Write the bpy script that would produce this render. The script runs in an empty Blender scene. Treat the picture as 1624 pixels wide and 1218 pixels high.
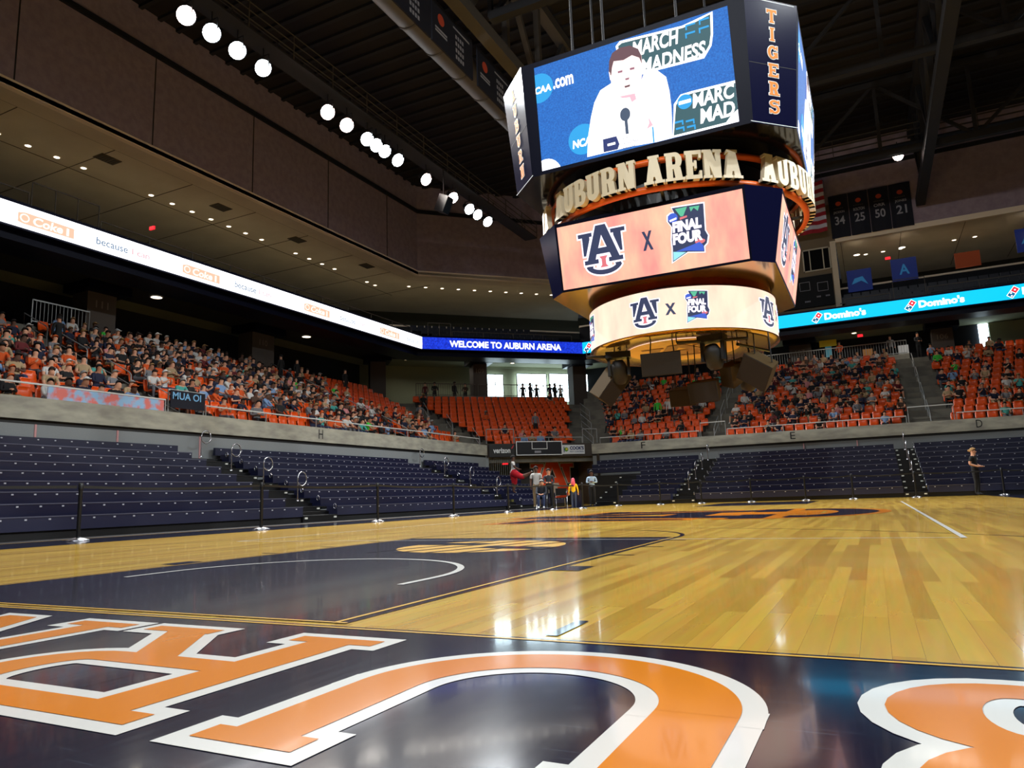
import bpy, bmesh, math, random
from math import sin, cos, pi, radians as rad
from mathutils import Vector as V, Matrix as M
from mathutils.geometry import tessellate_polygon

random.seed(7)
SC = bpy.context.scene
COL = SC.collection
# ------------------------------------------------------------------ camera, exposure, world
_f = V((-0.44215, 0.883, 0.1575)).normalized()
_r = V((0.89128, 0.45224, -0.03332)).normalized()
_u = _r.cross(_f).normalized(); _r = _f.cross(_u).normalized()
cam = bpy.data.cameras.new('camera'); cam_ob = bpy.data.objects.new('camera', cam); COL.objects.link(cam_ob)
cam_ob.matrix_world = M(((_r.x, _u.x, -_f.x, 3.8303), (_r.y, _u.y, -_f.y, -2.4533), (_r.z, _u.z, -_f.z, 0.4877), (0, 0, 0, 1)))
cam.sensor_width = 36; cam.lens = 1145.49 * 36 / 1624
cam.shift_x = (812 - 801.16) / 1624; cam.shift_y = (608.16 - 609) / 1624
cam.clip_start = 0.05; cam.clip_end = 300
SC.camera = cam_ob
SC.view_settings.view_transform = 'Standard'; SC.view_settings.look = 'None'
SC.view_settings.gamma = 1; SC.view_settings.exposure = 0.0; SC.view_settings.use_curve_mapping = False
W = bpy.data.worlds.new('arena_ambient'); SC.world = W; W.use_nodes = True
W.node_tree.nodes['Background'].inputs[0].default_value = (0.75, 0.8, 1.0, 1)
W.node_tree.nodes['Background'].inputs[1].default_value = 0.02
FLOOD_W = 4700          # each catwalk floodlight
SOFFIT_W = 85           # each soffit downlight group

# ------------------------------------------------------------------ materials
def lin(c):
    c = c / 255
    return c / 12.92 if c <= 0.04045 else ((c + 0.055) / 1.055) ** 2.4
MATS = {}
def mat(name, rgb, rough=0.6, metal=0.0, emit=0.0, coat=0.0, spec=0.5):
    if name in MATS: return MATS[name]
    m = bpy.data.materials.new(name); m.use_nodes = True
    b = m.node_tree.nodes['Principled BSDF']
    c = (*[lin(v) for v in rgb], 1)
    b.inputs['Base Color'].default_value = c if not emit else (0.01, 0.01, 0.01, 1)
    b.inputs['Roughness'].default_value = rough; b.inputs['Metallic'].default_value = metal
    b.inputs['Specular IOR Level'].default_value = spec
    b.inputs['Coat Weight'].default_value = coat
    if emit:
        b.inputs['Emission Color'].default_value = c; b.inputs['Emission Strength'].default_value = emit
    MATS[name] = m
    return m
def clearcoat(m, w=0.3, r=0.05):
    b = m.node_tree.nodes['Principled BSDF']; b.inputs['Coat Weight'].default_value = w; b.inputs['Coat Roughness'].default_value = r
def nodes(m): return m.node_tree.nodes, m.node_tree.links, m.node_tree.nodes['Principled BSDF']
def noise_mat(name, c1, c2, scale, rough=0.7, emit=0.0, stretch=(1, 1, 1), detail=4, bump=0.0, lo=0.35, hi=0.65):
    m = mat(name, c1, rough); N, L, B = nodes(m)
    tc = N.new('ShaderNodeTexCoord'); mp = N.new('ShaderNodeMapping'); mp.inputs['Scale'].default_value = stretch
    nz = N.new('ShaderNodeTexNoise'); nz.inputs['Scale'].default_value = scale; nz.inputs['Detail'].default_value = detail
    rp = N.new('ShaderNodeValToRGB'); rp.color_ramp.elements[0].position = lo; rp.color_ramp.elements[1].position = hi
    rp.color_ramp.elements[0].color = (*[lin(v) for v in c1], 1); rp.color_ramp.elements[1].color = (*[lin(v) for v in c2], 1)
    L.new(tc.outputs['Object'], mp.inputs[0]); L.new(mp.outputs[0], nz.inputs['Vector']); L.new(nz.outputs[0], rp.inputs[0])
    if emit:
        B.inputs['Base Color'].default_value = (0.01, 0.01, 0.01, 1)
        L.new(rp.outputs[0], B.inputs['Emission Color']); B.inputs['Emission Strength'].default_value = emit
    else: L.new(rp.outputs[0], B.inputs['Base Color'])
    if bump:
        bp = N.new('ShaderNodeBump'); bp.inputs['Strength'].default_value = bump; bp.inputs['Distance'].default_value = 0.02
        L.new(nz.outputs[0], bp.inputs['Height']); L.new(bp.outputs[0], B.inputs['Normal'])
    return m
def wood_floor():
    m = mat('maple_court', (200, 160, 60), 0.16, spec=0.5); N, L, B = nodes(m)
    tc = N.new('ShaderNodeTexCoord'); mp = N.new('ShaderNodeMapping'); mp.inputs['Rotation'].default_value = (0, 0, pi / 2)
    br = N.new('ShaderNodeTexBrick'); br.inputs['Scale'].default_value = 1.0
    br.inputs['Brick Width'].default_value = 1.9; br.inputs['Row Height'].default_value = 0.085
    br.inputs['Mortar Size'].default_value = 0.0006; br.offset = 0.37; br.squash = 1
    br.inputs['Color1'].default_value = (0.78, 0.49, 0.07, 1); br.inputs['Color2'].default_value = (0.50, 0.27, 0.03, 1)
    br.inputs['Mortar'].default_value = (0.42, 0.23, 0.03, 1); br.inputs['Bias'].default_value = -0.1
    nz = N.new('ShaderNodeTexNoise'); nz.inputs['Scale'].default_value = 3.0; nz.inputs['Detail'].default_value = 6
    mp2 = N.new('ShaderNodeMapping'); mp2.inputs['Scale'].default_value = (9, 0.7, 1)
    mx = N.new('ShaderNodeMix'); mx.data_type = 'RGBA'; mx.blend_type = 'MULTIPLY'; mx.inputs[0].default_value = 0.35
    L.new(tc.outputs['Object'], mp.inputs[0]); L.new(mp.outputs[0], br.inputs['Vector'])
    L.new(tc.outputs['Object'], mp2.inputs[0]); L.new(mp2.outputs[0], nz.inputs['Vector'])
    L.new(br.outputs['Color'], mx.inputs[6]); L.new(nz.outputs['Color'], mx.inputs[7]); L.new(mx.outputs[2], B.inputs['Base Color'])
    gloss_bump(m)
    return m
def gloss_bump(m, s=0.05):
    N, L, B = nodes(m)
    tc = N.new('ShaderNodeTexCoord'); mp = N.new('ShaderNodeMapping'); mp.inputs['Scale'].default_value = (11, 1.0, 1)
    nz = N.new('ShaderNodeTexNoise'); nz.inputs['Scale'].default_value = 1.4; nz.inputs['Detail'].default_value = 1
    bp = N.new('ShaderNodeBump'); bp.inputs['Strength'].default_value = s; bp.inputs['Distance'].default_value = 0.01
    L.new(tc.outputs['Object'], mp.inputs[0]); L.new(mp.outputs[0], nz.inputs['Vector'])
    L.new(nz.outputs[0], bp.inputs['Height']); L.new(bp.outputs[0], B.inputs['Normal'])
def scratch(m, base, amt=(60, 70, 85)):
    N, L, B = nodes(m)
    tc = N.new('ShaderNodeTexCoord'); prev = None
    for rot, sc in ((0.5, 1.0), (-0.9, 1.4), (1.7, 0.8)):
        mp = N.new('ShaderNodeMapping'); mp.inputs['Rotation'].default_value = (0, 0, rot); mp.inputs['Scale'].default_value = (1.2 * sc, 45 * sc, 1)
        nz = N.new('ShaderNodeTexNoise'); nz.inputs['Scale'].default_value = 2.2; nz.inputs['Detail'].default_value = 2
        rp = N.new('ShaderNodeValToRGB'); rp.color_ramp.elements[0].position = 0.66; rp.color_ramp.elements[1].position = 0.76
        L.new(tc.outputs['Object'], mp.inputs[0]); L.new(mp.outputs[0], nz.inputs['Vector']); L.new(nz.outputs[0], rp.inputs[0])
        if prev:
            ad = N.new('ShaderNodeMath'); ad.operation = 'MAXIMUM'; L.new(prev, ad.inputs[0]); L.new(rp.outputs[0], ad.inputs[1]); prev = ad.outputs[0]
        else: prev = rp.outputs[0]
    mx = N.new('ShaderNodeMix'); mx.data_type = 'RGBA'
    mx.inputs[6].default_value = (*[lin(v) for v in base], 1); mx.inputs[7].default_value = (*[lin(v) for v in amt], 1)
    L.new(prev, mx.inputs[0]); L.new(mx.outputs[2], B.inputs['Base Color'])
WOOD = wood_floor()
F_NAVY = mat('navy_court_paint', (17, 20, 52), 0.14); scratch(F_NAVY, (10, 12, 38)); gloss_bump(F_NAVY)
F_ORANGE = mat('orange_court_paint', (222, 128, 0), 0.16); gloss_bump(F_ORANGE)
F_WHITE = mat('white_court_paint', (225, 225, 220), 0.18); gloss_bump(F_WHITE)
F_YEL = mat('bare_wood_line', (214, 165, 60), 0.18)
for m_ in (WOOD, F_NAVY, F_ORANGE, F_WHITE): clearcoat(m_)
F_BLACK = mat('black_court_tape', (14, 12, 16), 0.4)
NAVY = mat('navy_seat_plastic', (13, 17, 50), 0.42)
NAVY_L = mat('slate_navy_panel', (30, 32, 60), 0.5)
BLACK = mat('black_rubber', (10, 10, 11), 0.6)
BLACKM = mat('black_metal', (14, 14, 15), 0.4)
EDGE = mat('aluminium_nosing', (95, 96, 115), 0.4, 0.3)
DOT = mat('seat_number_plate', (190, 190, 200), 0.4)
DOTB = mat('white_step_marker', (235, 235, 225), 0.4)
CHROME = mat('brushed_steel', (200, 200, 205), 0.25, 1.0)
RAIL = mat('galvanised_rail', (150, 152, 150), 0.45, 0.4)
CONC = noise_mat('cast_concrete', (150, 146, 134), (182, 178, 160), 1.3, 0.85, detail=8, stretch=(1, 1, 3))
CONC_D = noise_mat('stained_concrete', (96, 92, 84), (120, 116, 104), 1.1, 0.9, detail=6)
VINYL = noise_mat('grey_curtain', (128, 132, 134), (142, 146, 146), 60, 0.8)
SEAM = mat('pink_seam', (205, 150, 150), 0.7)
COLM = mat('dark_concrete_column', (70, 62, 56), 0.9)
SEAT = mat('orange_seat_plastic', (222, 80, 14), 0.32)
BEIGE = noise_mat('beige_soffit_plaster', (205, 190, 168), (214, 200, 178), 0.6, 0.9)
BEIGE_L = mat('beige_trim', (235, 218, 195), 0.8)
BEIGE_D = mat('beige_panel_joint', (100, 86, 70), 0.9)  # darker beige for soffit joints and vent plates
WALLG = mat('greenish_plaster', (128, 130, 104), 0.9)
WALL_UP = noise_mat('dark_acoustic_wall', (138, 122, 136), (152, 136, 148), 3, 0.95)
ROOF = mat('black_roof_deck', (34, 30, 30), 0.9)
STEEL = mat('dark_painted_steel', (36, 35, 38), 0.8)
STEEL_L = mat('grey_painted_steel', (80, 74, 68), 0.8)
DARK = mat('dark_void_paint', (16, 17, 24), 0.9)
DKNAVY = mat('dark_navy_fascia', (8, 10, 30), 0.4, spec=0.1)
GLOSSNAVY = mat('glossy_navy_panel', (11, 13, 42), 0.16, spec=0.12)
MIRROR = mat('polished_dark_panel', (34, 32, 38), 0.12, 0.7)
GOLDPANEL = mat('polished_gold_underside', (170, 130, 60), 0.16, 0.9)
GOLD = mat('gold_underside_disc', (225, 170, 70), 0.35, 0.3)
CREAM = mat('cream_channel_letter', (226, 212, 182), 0.5)
OR_TRIM = mat('orange_ring_trim', (226, 96, 22), 0.4)
OR_LET = mat('orange_vinyl_letter', (226, 128, 30), 0.6, spec=0.2)
SPK = noise_mat('brown_speaker_cloth', (30, 26, 23), (38, 32, 28), 90, 0.95)
SPK_Y = mat('speaker_side_panel', (58, 44, 20), 0.9, spec=0.1)
LEDW = mat('led_white', (248, 250, 255), emit=2.4)
LEDB = noise_mat('led_blue', (8, 30, 150), (20, 55, 200), 8, emit=1.6)
LEDC = mat('led_cyan', (0, 182, 240), emit=1.5)
def em(name, rgb, s=1.0): return mat(name, rgb, emit=s)
DOWN = em('downlight_lens', (255, 240, 215), 4)
DAY = em('daylight_glass', (215, 240, 250), 7)
REDSIGN = em('red_exit_glow', (235, 30, 40), 2.0)
FLAG_R = mat('flag_red', (150, 22, 40), 0.8); FLAG_W = mat('flag_white', (190, 190, 205), 0.8); FLAG_B = mat('flag_blue', (25, 30, 80), 0.8)
SIGNW = mat('sign_white', (225, 228, 230), 0.5); SIGNB = mat('sign_black', (22, 22, 24), 0.5)
BANN = mat('navy_banner_cloth', (10, 12, 30), 0.8); BANT = mat('banner_print', (150, 150, 160), 0.8)

# ------------------------------------------------------------------ mesh builder
class MB:
    def __init__(s): s.v = []; s.f = []; s.m = []; s.mats = []; s.sm = []
    def mi(s, m):
        if m not in s.mats: s.mats.append(m)
        return s.mats.index(m)
    def face(s, pts, m, smooth=False):
        b = len(s.v); s.v += [tuple(p) for p in pts]; s.f.append(tuple(range(b, b + len(pts)))); s.m.append(s.mi(m)); s.sm.append(smooth)
    def mesh(s, vs, fs, m, smooth=False):
        b = len(s.v); s.v += [tuple(p) for p in vs]; k = s.mi(m)
        for f in fs: s.f.append(tuple(b + i for i in f)); s.m.append(k); s.sm.append(smooth)
    def box(s, a, b, m, T=None):
        (x0, y0, z0), (x1, y1, z1) = a, b
        vs = [V(p) for p in ((x0, y0, z0), (x1, y0, z0), (x1, y1, z0), (x0, y1, z0), (x0, y0, z1), (x1, y0, z1), (x1, y1, z1), (x0, y1, z1))]
        if T: vs = [T @ p for p in vs]
        s.mesh(vs, [(3, 2, 1, 0), (4, 5, 6, 7), (0, 1, 5, 4), (1, 2, 6, 5), (2, 3, 7, 6), (3, 0, 4, 7)], m)
    def bar(s, p, q, w, h, m, up=V((0, 0, 1))):
        p = V(p); q = V(q); d = (q - p).normalized()
        if abs(d.dot(up)) > 0.98: up = V((1, 0, 0))
        a = d.cross(up).normalized() * w / 2; b = a.cross(d).normalized() * h / 2
        vs = [p - a - b, p + a - b, p + a + b, p - a + b, q - a - b, q + a - b, q + a + b, q - a + b]
        s.mesh(vs, [(0, 1, 2, 3), (7, 6, 5, 4), (1, 0, 4, 5), (2, 1, 5, 6), (3, 2, 6, 7), (0, 3, 7, 4)], m)
    def tube(s, pts, r, m, n=8, close=False, radii=None):
        pts = [V(p) for p in pts]; rings = []; N = len(pts)
        for i, p in enumerate(pts):
            if close: d = pts[(i + 1) % N] - pts[i - 1]
            else: d = pts[min(i + 1, N - 1)] - pts[max(i - 1, 0)]
            d.normalize(); up = V((0, 0, 1)) if abs(d.z) < 0.9 else V((1, 0, 0))
            a = d.cross(up).normalized(); b = a.cross(d); rr = radii[i] if radii else r
            rings.append([p + (a * cos(t) + b * sin(t)) * rr for t in [2 * pi * k / n for k in range(n)]])
        vs = [q for R_ in rings for q in R_]; fs = []
        for i in range(N if close else N - 1):
            j = (i + 1) % N
            for k in range(n): fs.append((i * n + k, i * n + (k + 1) % n, j * n + (k + 1) % n, j * n + k))
        s.mesh(vs, fs, m, True)
        if not close:
            s.mesh(rings[0], [tuple(range(n))[::-1]], m); s.mesh(rings[-1], [tuple(range(n))], m)
    def lathe(s, prof, m, n=24, T=None, cap=True):
        vs = []
        for (r, z) in prof: vs += [V((r * cos(2 * pi * k / n), r * sin(2 * pi * k / n), z)) for k in range(n)]
        if T: vs = [T @ p for p in vs]
        fs = [(i * n + k, i * n + (k + 1) % n, (i + 1) * n + (k + 1) % n, (i + 1) * n + k) for i in range(len(prof) - 1) for k in range(n)]
        s.mesh(vs, fs, m, True)
        if cap: s.mesh(vs[:n], [tuple(range(n))[::-1]], m); s.mesh(vs[-n:], [tuple(range(n))], m)
    def ell(s, c, rx, ry, rz, m, n=10, k=7, T=None):
        vs = []; 
        for i in range(k + 1):
            th = pi * i / k
            for j in range(n): vs.append(V(c) + V((rx * sin(th) * cos(2 * pi * j / n), ry * sin(th) * sin(2 * pi * j / n), -rz * cos(th))))
        if T: vs = [T @ p for p in vs]
        s.mesh(vs, [(i * n + j, i * n + (j + 1) % n, (i + 1) * n + (j + 1) % n, (i + 1) * n + j) for i in range(k) for j in range(n)], m, True)
    def build(s, name, parent=None, label=None, cat=None, group=None, kind=None, loc=None):
        me = bpy.data.meshes.new(name); me.from_pydata(s.v, [], s.f); 
        for m in s.mats: me.materials.append(m)
        me.polygons.foreach_set('material_index', s.m); me.polygons.foreach_set('use_smooth', s.sm)
        me.update()
        o = bpy.data.objects.new(name, me); COL.objects.link(o)
        if parent: o.parent = parent
        if loc: o.location = loc
        tag(o, label, cat, group, kind)
        return o
def tag(o, label=None, cat=None, group=None, kind=None):
    if label: o['label'] = label
    if cat: o['category'] = cat
    if group: o['group'] = group
    if kind: o['kind'] = kind
def empty(name, loc, label, cat, group=None, rz=0, kind=None):
    o = bpy.data.objects.new(name, None); COL.objects.link(o); o.location = loc; o.rotation_euler = (0, 0, rz); o.empty_display_size = 0.2
    tag(o, label, cat, group, kind); return o
def copy_tree(o, parent=None):
    c = o.copy(); COL.objects.link(c); c.parent = parent
    for ch in list(o.children): copy_tree(ch, c)
    return c

# ------------------------------------------------------------------ flat artwork
def mitre(poly, d):
    n = len(poly); A = sum(poly[i][0] * poly[(i + 1) % n][1] - poly[(i + 1) % n][0] * poly[i][1] for i in range(n))
    if A < 0: poly = poly[::-1]
    out = []
    for i in range(n):
        p0 = V(poly[i - 1]).to_2d(); p1 = V(poly[i]).to_2d(); p2 = V(poly[(i + 1) % n]).to_2d()
        e1 = p1 - p0; e2 = p2 - p1
        if e1.length < 1e-7 or e2.length < 1e-7: out.append((p1.x, p1.y)); continue
        e1.normalize(); e2.normalize()
        n1 = V((e1.y, -e1.x)); n2 = V((e2.y, -e2.x)); b = n1 + n2
        if b.length < 1e-5: b = n1
        b.normalize(); k = min(1 / max(b.dot(n1), 0.35), 2.2)
        out.append((p1.x + b.x * d * k, p1.y + b.y * d * k))
    return out
def tris_of(outer, holes=()):
    loops = [[V((x, y, 0)) for x, y in outer]] + [[V((x, y, 0)) for x, y in h] for h in holes]
    flat = [p for l in loops for p in l]
    res = []
    for t in tessellate_polygon(loops):
        a, b, c = [flat[i] for i in t]
        ar = (b.x - a.x) * (c.y - a.y) - (c.x - a.x) * (b.y - a.y)
        if abs(ar) < 1e-10: continue
        res.append([(a.x, a.y), (b.x, b.y), (c.x, c.y)] if ar > 0 else [(a.x, a.y), (c.x, c.y), (b.x, b.y)])
    return res
def clipstrip(poly, x0, x1):
    for sgn, lim in ((1, x0), (-1, x1)):
        out = []
        for i in range(len(poly)):
            a, b = poly[i - 1], poly[i]; da = sgn * (a[0] - lim); db = sgn * (b[0] - lim)
            if (da >= 0) != (db >= 0):
                t = da / (da - db); out.append((a[0] + (b[0] - a[0]) * t, a[1] + (b[1] - a[1]) * t))
            if db >= 0: out.append(b)
        poly = out
        if len(poly) < 3: return []
    return poly
class Art:
    """flat shapes: list of (outer, holes, material, layer)"""
    def __init__(s): s.s = []
    def add(s, outer, m, layer=0, holes=()): s.s.append((list(outer), [list(h) for h in holes], m, layer)); return s
    def tri(s, t, m, layer=0): s.s.append((t, None, m, layer))
    def rect(s, x0, y0, x1, y1, m, layer=0): return s.add([(x0, y0), (x1, y0), (x1, y1), (x0, y1)], m, layer)
    def circ(s, x, y, rx, m, layer=0, ry=None, n=28): return s.add([(x + rx * cos(2 * pi * k / n), y + (ry or rx) * sin(2 * pi * k / n)) for k in range(n)], m, layer)
    def merge(s, o, f, dl=0, remap=None):
        for (a, h, m, l) in o.s:
            s.s.append(([f(*p) for p in a], None if h is None else [[f(*p) for p in q] for q in h], (remap or {}).get(m, m), l + dl))
        return s
    def place(s, mb, fn, dz=0.004, strip=None, clip=None):
        for i_, (a, h, m, l) in enumerate(s.s):
            l = l + (0.0 if h is None else 0.05 * (i_ % 14)); T = [a] if h is None else tris_of(a, h)
            for t in T:
                if clip:
                    t = clipstrip(t, clip[0], clip[1])
                    if not t: continue
                    t = [(y, x) for x, y in t]; t = clipstrip(t, clip[2], clip[3])
                    if not t: continue
                    t = [(y, x) for x, y in t]
                if strip:
                    k0 = math.floor(min(p[0] for p in t) / strip); k1 = math.ceil(max(p[0] for p in t) / strip)
                    for k in range(k0, k1):
                        q = clipstrip(t, k * strip, (k + 1) * strip)
                        if q: mb.face([fn(x, y, dz * (l + 1)) for x, y in q], m)
                else: mb.face([fn(x, y, dz * (l + 1)) for x, y in t], m)
def frame(o, ux, uy):
    o = V(o); ux = V(ux).normalized(); uy = V(uy).normalized(); n = ux.cross(uy)
    return lambda u, v, w=0: o + ux * u + uy * v + n * w
_TX = {}
def text_tris(s, bold=0.0, spacing=1.0):
    key = (s, bold, spacing)
    if key not in _TX:
        c = bpy.data.curves.new('t', 'FONT'); c.body = s; c.offset = bold; c.space_character = spacing; c.resolution_u = 3
        o = bpy.data.objects.new('t', c); COL.objects.link(o)
        dg = bpy.context.evaluated_depsgraph_get(); me = bpy.data.meshes.new_from_object(o.evaluated_get(dg)); 
        me.calc_loop_triangles()
        T = [[(me.vertices[i].co.x, me.vertices[i].co.y) for i in t.vertices] for t in me.loop_triangles]
        x0 = min(p[0] for t in T for p in t); x1 = max(p[0] for t in T for p in t); y0 = min(p[1] for t in T for p in t); y1 = max(p[1] for t in T for p in t)
        _TX[key] = ([[((x - x0) / (x1 - x0), (y - y0) / (y1 - y0)) for x, y in t] for t in T], (x1 - x0) / (y1 - y0))
        bpy.data.objects.remove(o); bpy.data.curves.remove(c); bpy.data.meshes.remove(me)
    return _TX[key]
def text(art, s, x0, y0, x1, y1, m, layer=0, bold=0.02, shear=0.0, spacing=1.0):
    """text filling the box x0..x1, y0..y1"""
    for t in text_tris(s, bold, spacing)[0]:
        q = [(x0 + (x1 - x0) * x + shear * (y1 - y0) * y, y0 + (y1 - y0) * y) for x, y in t]
        ar = (q[1][0] - q[0][0]) * (q[2][1] - q[0][1]) - (q[2][0] - q[0][0]) * (q[1][1] - q[0][1])
        art.tri(q if ar > 0 else q[::-1], m, layer)
# slab-serif capitals, cap height 1; list of (outer, holes); s = stem width
def arc(cx, cy, rx, ry, a0, a1, n=12): return [(cx + rx * cos(rad(a0 + (a1 - a0) * k / n)), cy + ry * sin(rad(a0 + (a1 - a0) * k / n))) for k in range(n + 1)]
def rc(x0, y0, x1, y1): return ([(x0, y0), (x1, y0), (x1, y1), (x0, y1)], [])
def glyph(ch, s=0.2, b=0.1, w=1.0, o=0.09):
    # o:                                              # serif overhang
    def stem(x): return [rc(x, 0, x + s, 1), rc(x - o, 0, x + s + o, b), rc(x - o, 1 - b, x + s + o, 1)]
    def bowl(x, xr, y0, y1, tx, ty):
        ry = (y1 - y0) / 2; cx = xr - ry * 0.95; cy = (y0 + y1) / 2
        return ([(x, y0)] + arc(cx, cy, xr - cx, ry, -90, 90, 14) + [(x, y1)], [[(x + tx, y0 + ty)] + arc(cx, cy, xr - cx - s, ry - ty, -90, 90, 14) + [(x + tx, y1 - ty)]])
    if ch == 'A':
        c = w / 2
        return [([(o, 0), (o + s * 1.05, 0), (c + s * 0.55, 1), (c - s * 0.55, 1)], []), ([(w - o - s * 1.05, 0), (w - o, 0), (c + s * 0.55, 1), (c - s * 0.55, 1)], []),
                rc(w * 0.27, 0.24, w * 0.73, 0.24 + b * 1.3), rc(-0.02, 0, o * 2 + s + 0.03, b), rc(w - o * 2 - s - 0.03, 0, w + 0.02, b), rc(c - s * 0.9, 1 - b, c + s * 0.9, 1)]
    if ch == 'U':
        x0, x1 = o, w - o; cx = w / 2; R = (x1 - x0) / 2
        ring = arc(cx, R * 0.95, R, R * 0.95, 180, 360, 48) + arc(cx, R * 0.95, R - s, (R - s) * 0.95, 360, 180, 48)
        return [rc(x0, R * 0.94, x0 + s, 1), rc(x1 - s, R * 0.94, x1, 1), (ring, []), rc(0, 1 - b, 2 * o + s, 1), rc(w - 2 * o - s, 1 - b, w, 1)]
    if ch == 'B': return [rc(o, 0, o + s, 1), rc(0, 0, o * 2, b), rc(0, 1 - b, o * 2, 1), bowl(o, w, 0, 0.54, s, b * 1.5), bowl(o, w - 0.04, 0.46, 1, s, b * 1.5)]
    if ch == 'R': return stem(o) + [bowl(o, w - 0.06, 0.42, 1, s, b * 1.5), ([(w * 0.45, 0.46), (w * 0.45 + s * 1.1, 0.46), (w - 0.05, 0), (w - 0.05 - s * 1.15, 0)], []), rc(w - o - s * 1.35, 0, w + 0.03, b)]
    if ch == 'N': return [rc(o, 0, o + s * 0.85, 1), rc(0, 0, 2 * o + s, b), rc(-0.02, 1 - b, o + s, 1), rc(w - o - s * 0.85, 0, w - o, 1), rc(w - 2 * o - s, 1 - b, w, 1), ([(o, 1), (o + s * 1.2, 1), (w - o, 0), (w - o - s * 1.2, 0)], [])]
    if ch == 'E': return [rc(o, 0, o + s, 1), rc(0, 0, w, b * 1.4), rc(0, 1 - b * 1.4, w, 1), rc(o, 0.44, w * 0.7, 0.44 + b * 1.3), rc(w - b, 0, w, 0.28), rc(w - b, 0.72, w, 1), rc(w * 0.7 - b, 0.36, w * 0.7, 0.64)]
    if ch == 'T': return [rc(w / 2 - s / 2, 0, w / 2 + s / 2, 1), rc(0, 1 - b * 1.5, w, 1), rc(0, 0.72, b, 1), rc(w - b, 0.72, w, 1), rc(w / 2 - s / 2 - o, 0, w / 2 + s / 2 + o, b)]
    if ch == 'I': return [rc(w / 2 - s / 2, 0, w / 2 + s / 2, 1), rc(w / 2 - s / 2 - o, 0, w / 2 + s / 2 + o, b), rc(w / 2 - s / 2 - o, 1 - b, w / 2 + s / 2 + o, 1)]
    if ch == 'G': 
        ring = arc(w / 2, 0.5, w / 2, 0.5, 40, 340, 26) + arc(w / 2, 0.5, w / 2 - s, 0.5 - s * 0.8, 340, 40, 26)
        return [(ring, []), rc(w * 0.55, 0.36, w, 0.36 + b * 1.2), rc(w - s, 0.1, w, 0.45), rc(w - b, 0.66, w, 0.98)]
    if ch == 'S':
        a = arc(w / 2, 0.74, w / 2, 0.26, 20, 270, 18) + arc(w / 2, 0.74, w / 2 - s, 0.26 - s * 0.62, 270, 20, 18)
        c = arc(w / 2, 0.26 + s * 0.31, w / 2, 0.26 + s * 0.31, 90, -160, 18) + arc(w / 2, 0.26 + s * 0.31, w / 2 - s, 0.26 - s * 0.31, -160, 90, 18)
        return [(a, []), (c, []), rc(w - b, 0.68, w, 1), rc(0, 0, b, 0.32)]
    return []
def glyph_art(ch, x, y, h, w, m, m2=None, d=0.05, layer=0, **k):
    a = Art()
    for outer, holes in glyph(ch, w=w / h, **k):
        f = lambda p: (x + p[0] * h, y + p[1] * h)
        if m2:
            a.add([f(p) for p in mitre(outer, d / h)], m2, layer, [[f(p) for p in mitre(hh, -d / h)] for hh in holes])
            a.add([f(p) for p in outer], m, layer + 1, [[f(p) for p in hh] for hh in holes])
        else: a.add([f(p) for p in outer], m, layer, [[f(p) for p in hh] for hh in holes])
    return a
# interlocking A over U, ten units wide, origin at centre
A_OUT = [(0.9, 1.9), (3.9, 1.9), (3.9, 2.75), (3.3, 2.75), (3.62, 3.7), (6.38, 3.7), (6.7, 2.75), (6.1, 2.75), (6.1, 1.9), (9.1, 1.9), (9.1, 2.75), (8.4, 2.75), (6.05, 9.4), (3.95, 9.4), (1.6, 2.75), (0.9, 2.75)]
A_HOLE = [(4.1, 4.9), (5.9, 4.9), (5.0, 7.4)]
U_L = [(0, 7.4), (0, 8.2), (3.0, 8.2), (3.0, 7.4), (2.45, 7.4), (2.45, 6.9), (1.35, 3.7), (0.85, 3.7), (0.85, 7.4)]
U_B = [(1.5, 1.55)] + [(5 + 3.9 * cos(rad(a)), 1.75 + 2.2 * sin(rad(a))) for a in range(188, 353, 11)] + [(8.5, 1.55), (7.3, 1.5)] + [(5 + 2.6 * cos(rad(a)), 1.45 + 0.95 * sin(rad(a))) for a in range(340, 199, -14)] + [(2.7, 1.5)]
I_IN = [(4.1, 1.0), (5.9, 1.0), (5.45, 1.5), (5.45, 2.6), (5.9, 3.2), (4.1, 3.2), (4.55, 2.6), (4.55, 1.5)]
def au_art(m, m2, m3=None, d=0.3):
    a = Art(); c = lambda P: [(x - 5, y - 4.5) for x, y in P]
    UR = [(10 - x, y) for x, y in U_L][::-1]
    for P, H in ((A_OUT, [A_HOLE]), (U_L, []), (UR, []), (U_B, [])):
        a.add(c(mitre(P, d)), m2, 0, [c(mitre(h, -d * 0.9)) for h in H]); a.add(c(P), m, 1, [c(h) for h in H])
    a.add(c([(3.3, 0.9), (6.7, 0.9), (6.4, 3.6), (3.6, 3.6)]), m2, 0)
    if m3: a.add(c(I_IN), m3, 1)
    return a

# =================================================================== FLOOR
FT = 0.3048
floor = MB()
floor.face([(-17, -9, 0), (17, -9, 0), (17, 42, 0), (-17, 42, 0)], WOOD)
FA = Art(); flf = lambda u, v, w=0: V((u, v, w))
def fl(x0, y0, x1, y1, m, l): FA.rect(x0, y0, x1, y1, m, l)
T2 = 0.05
# aprons beyond the lines
fl(-17, -9, 17, -T2, F_NAVY, 0); fl(-9.7, -T2, -7.62, 33, F_NAVY, 0); fl(7.62, -T2, 9.9, 33, F_NAVY, 0)
fl(-17, -T2, -9.78, 31.0, F_BLACK, 0)
for (a, b, c, d) in ((-9.76, -9, -9.72, 33),): fl(a, b, c, d, F_YEL, 1)
fl(-17, -0.095, 17, -0.075, F_YEL, 1); fl(-1.83, 0.0, 1.83, 0.02, F_YEL, 2)
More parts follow.
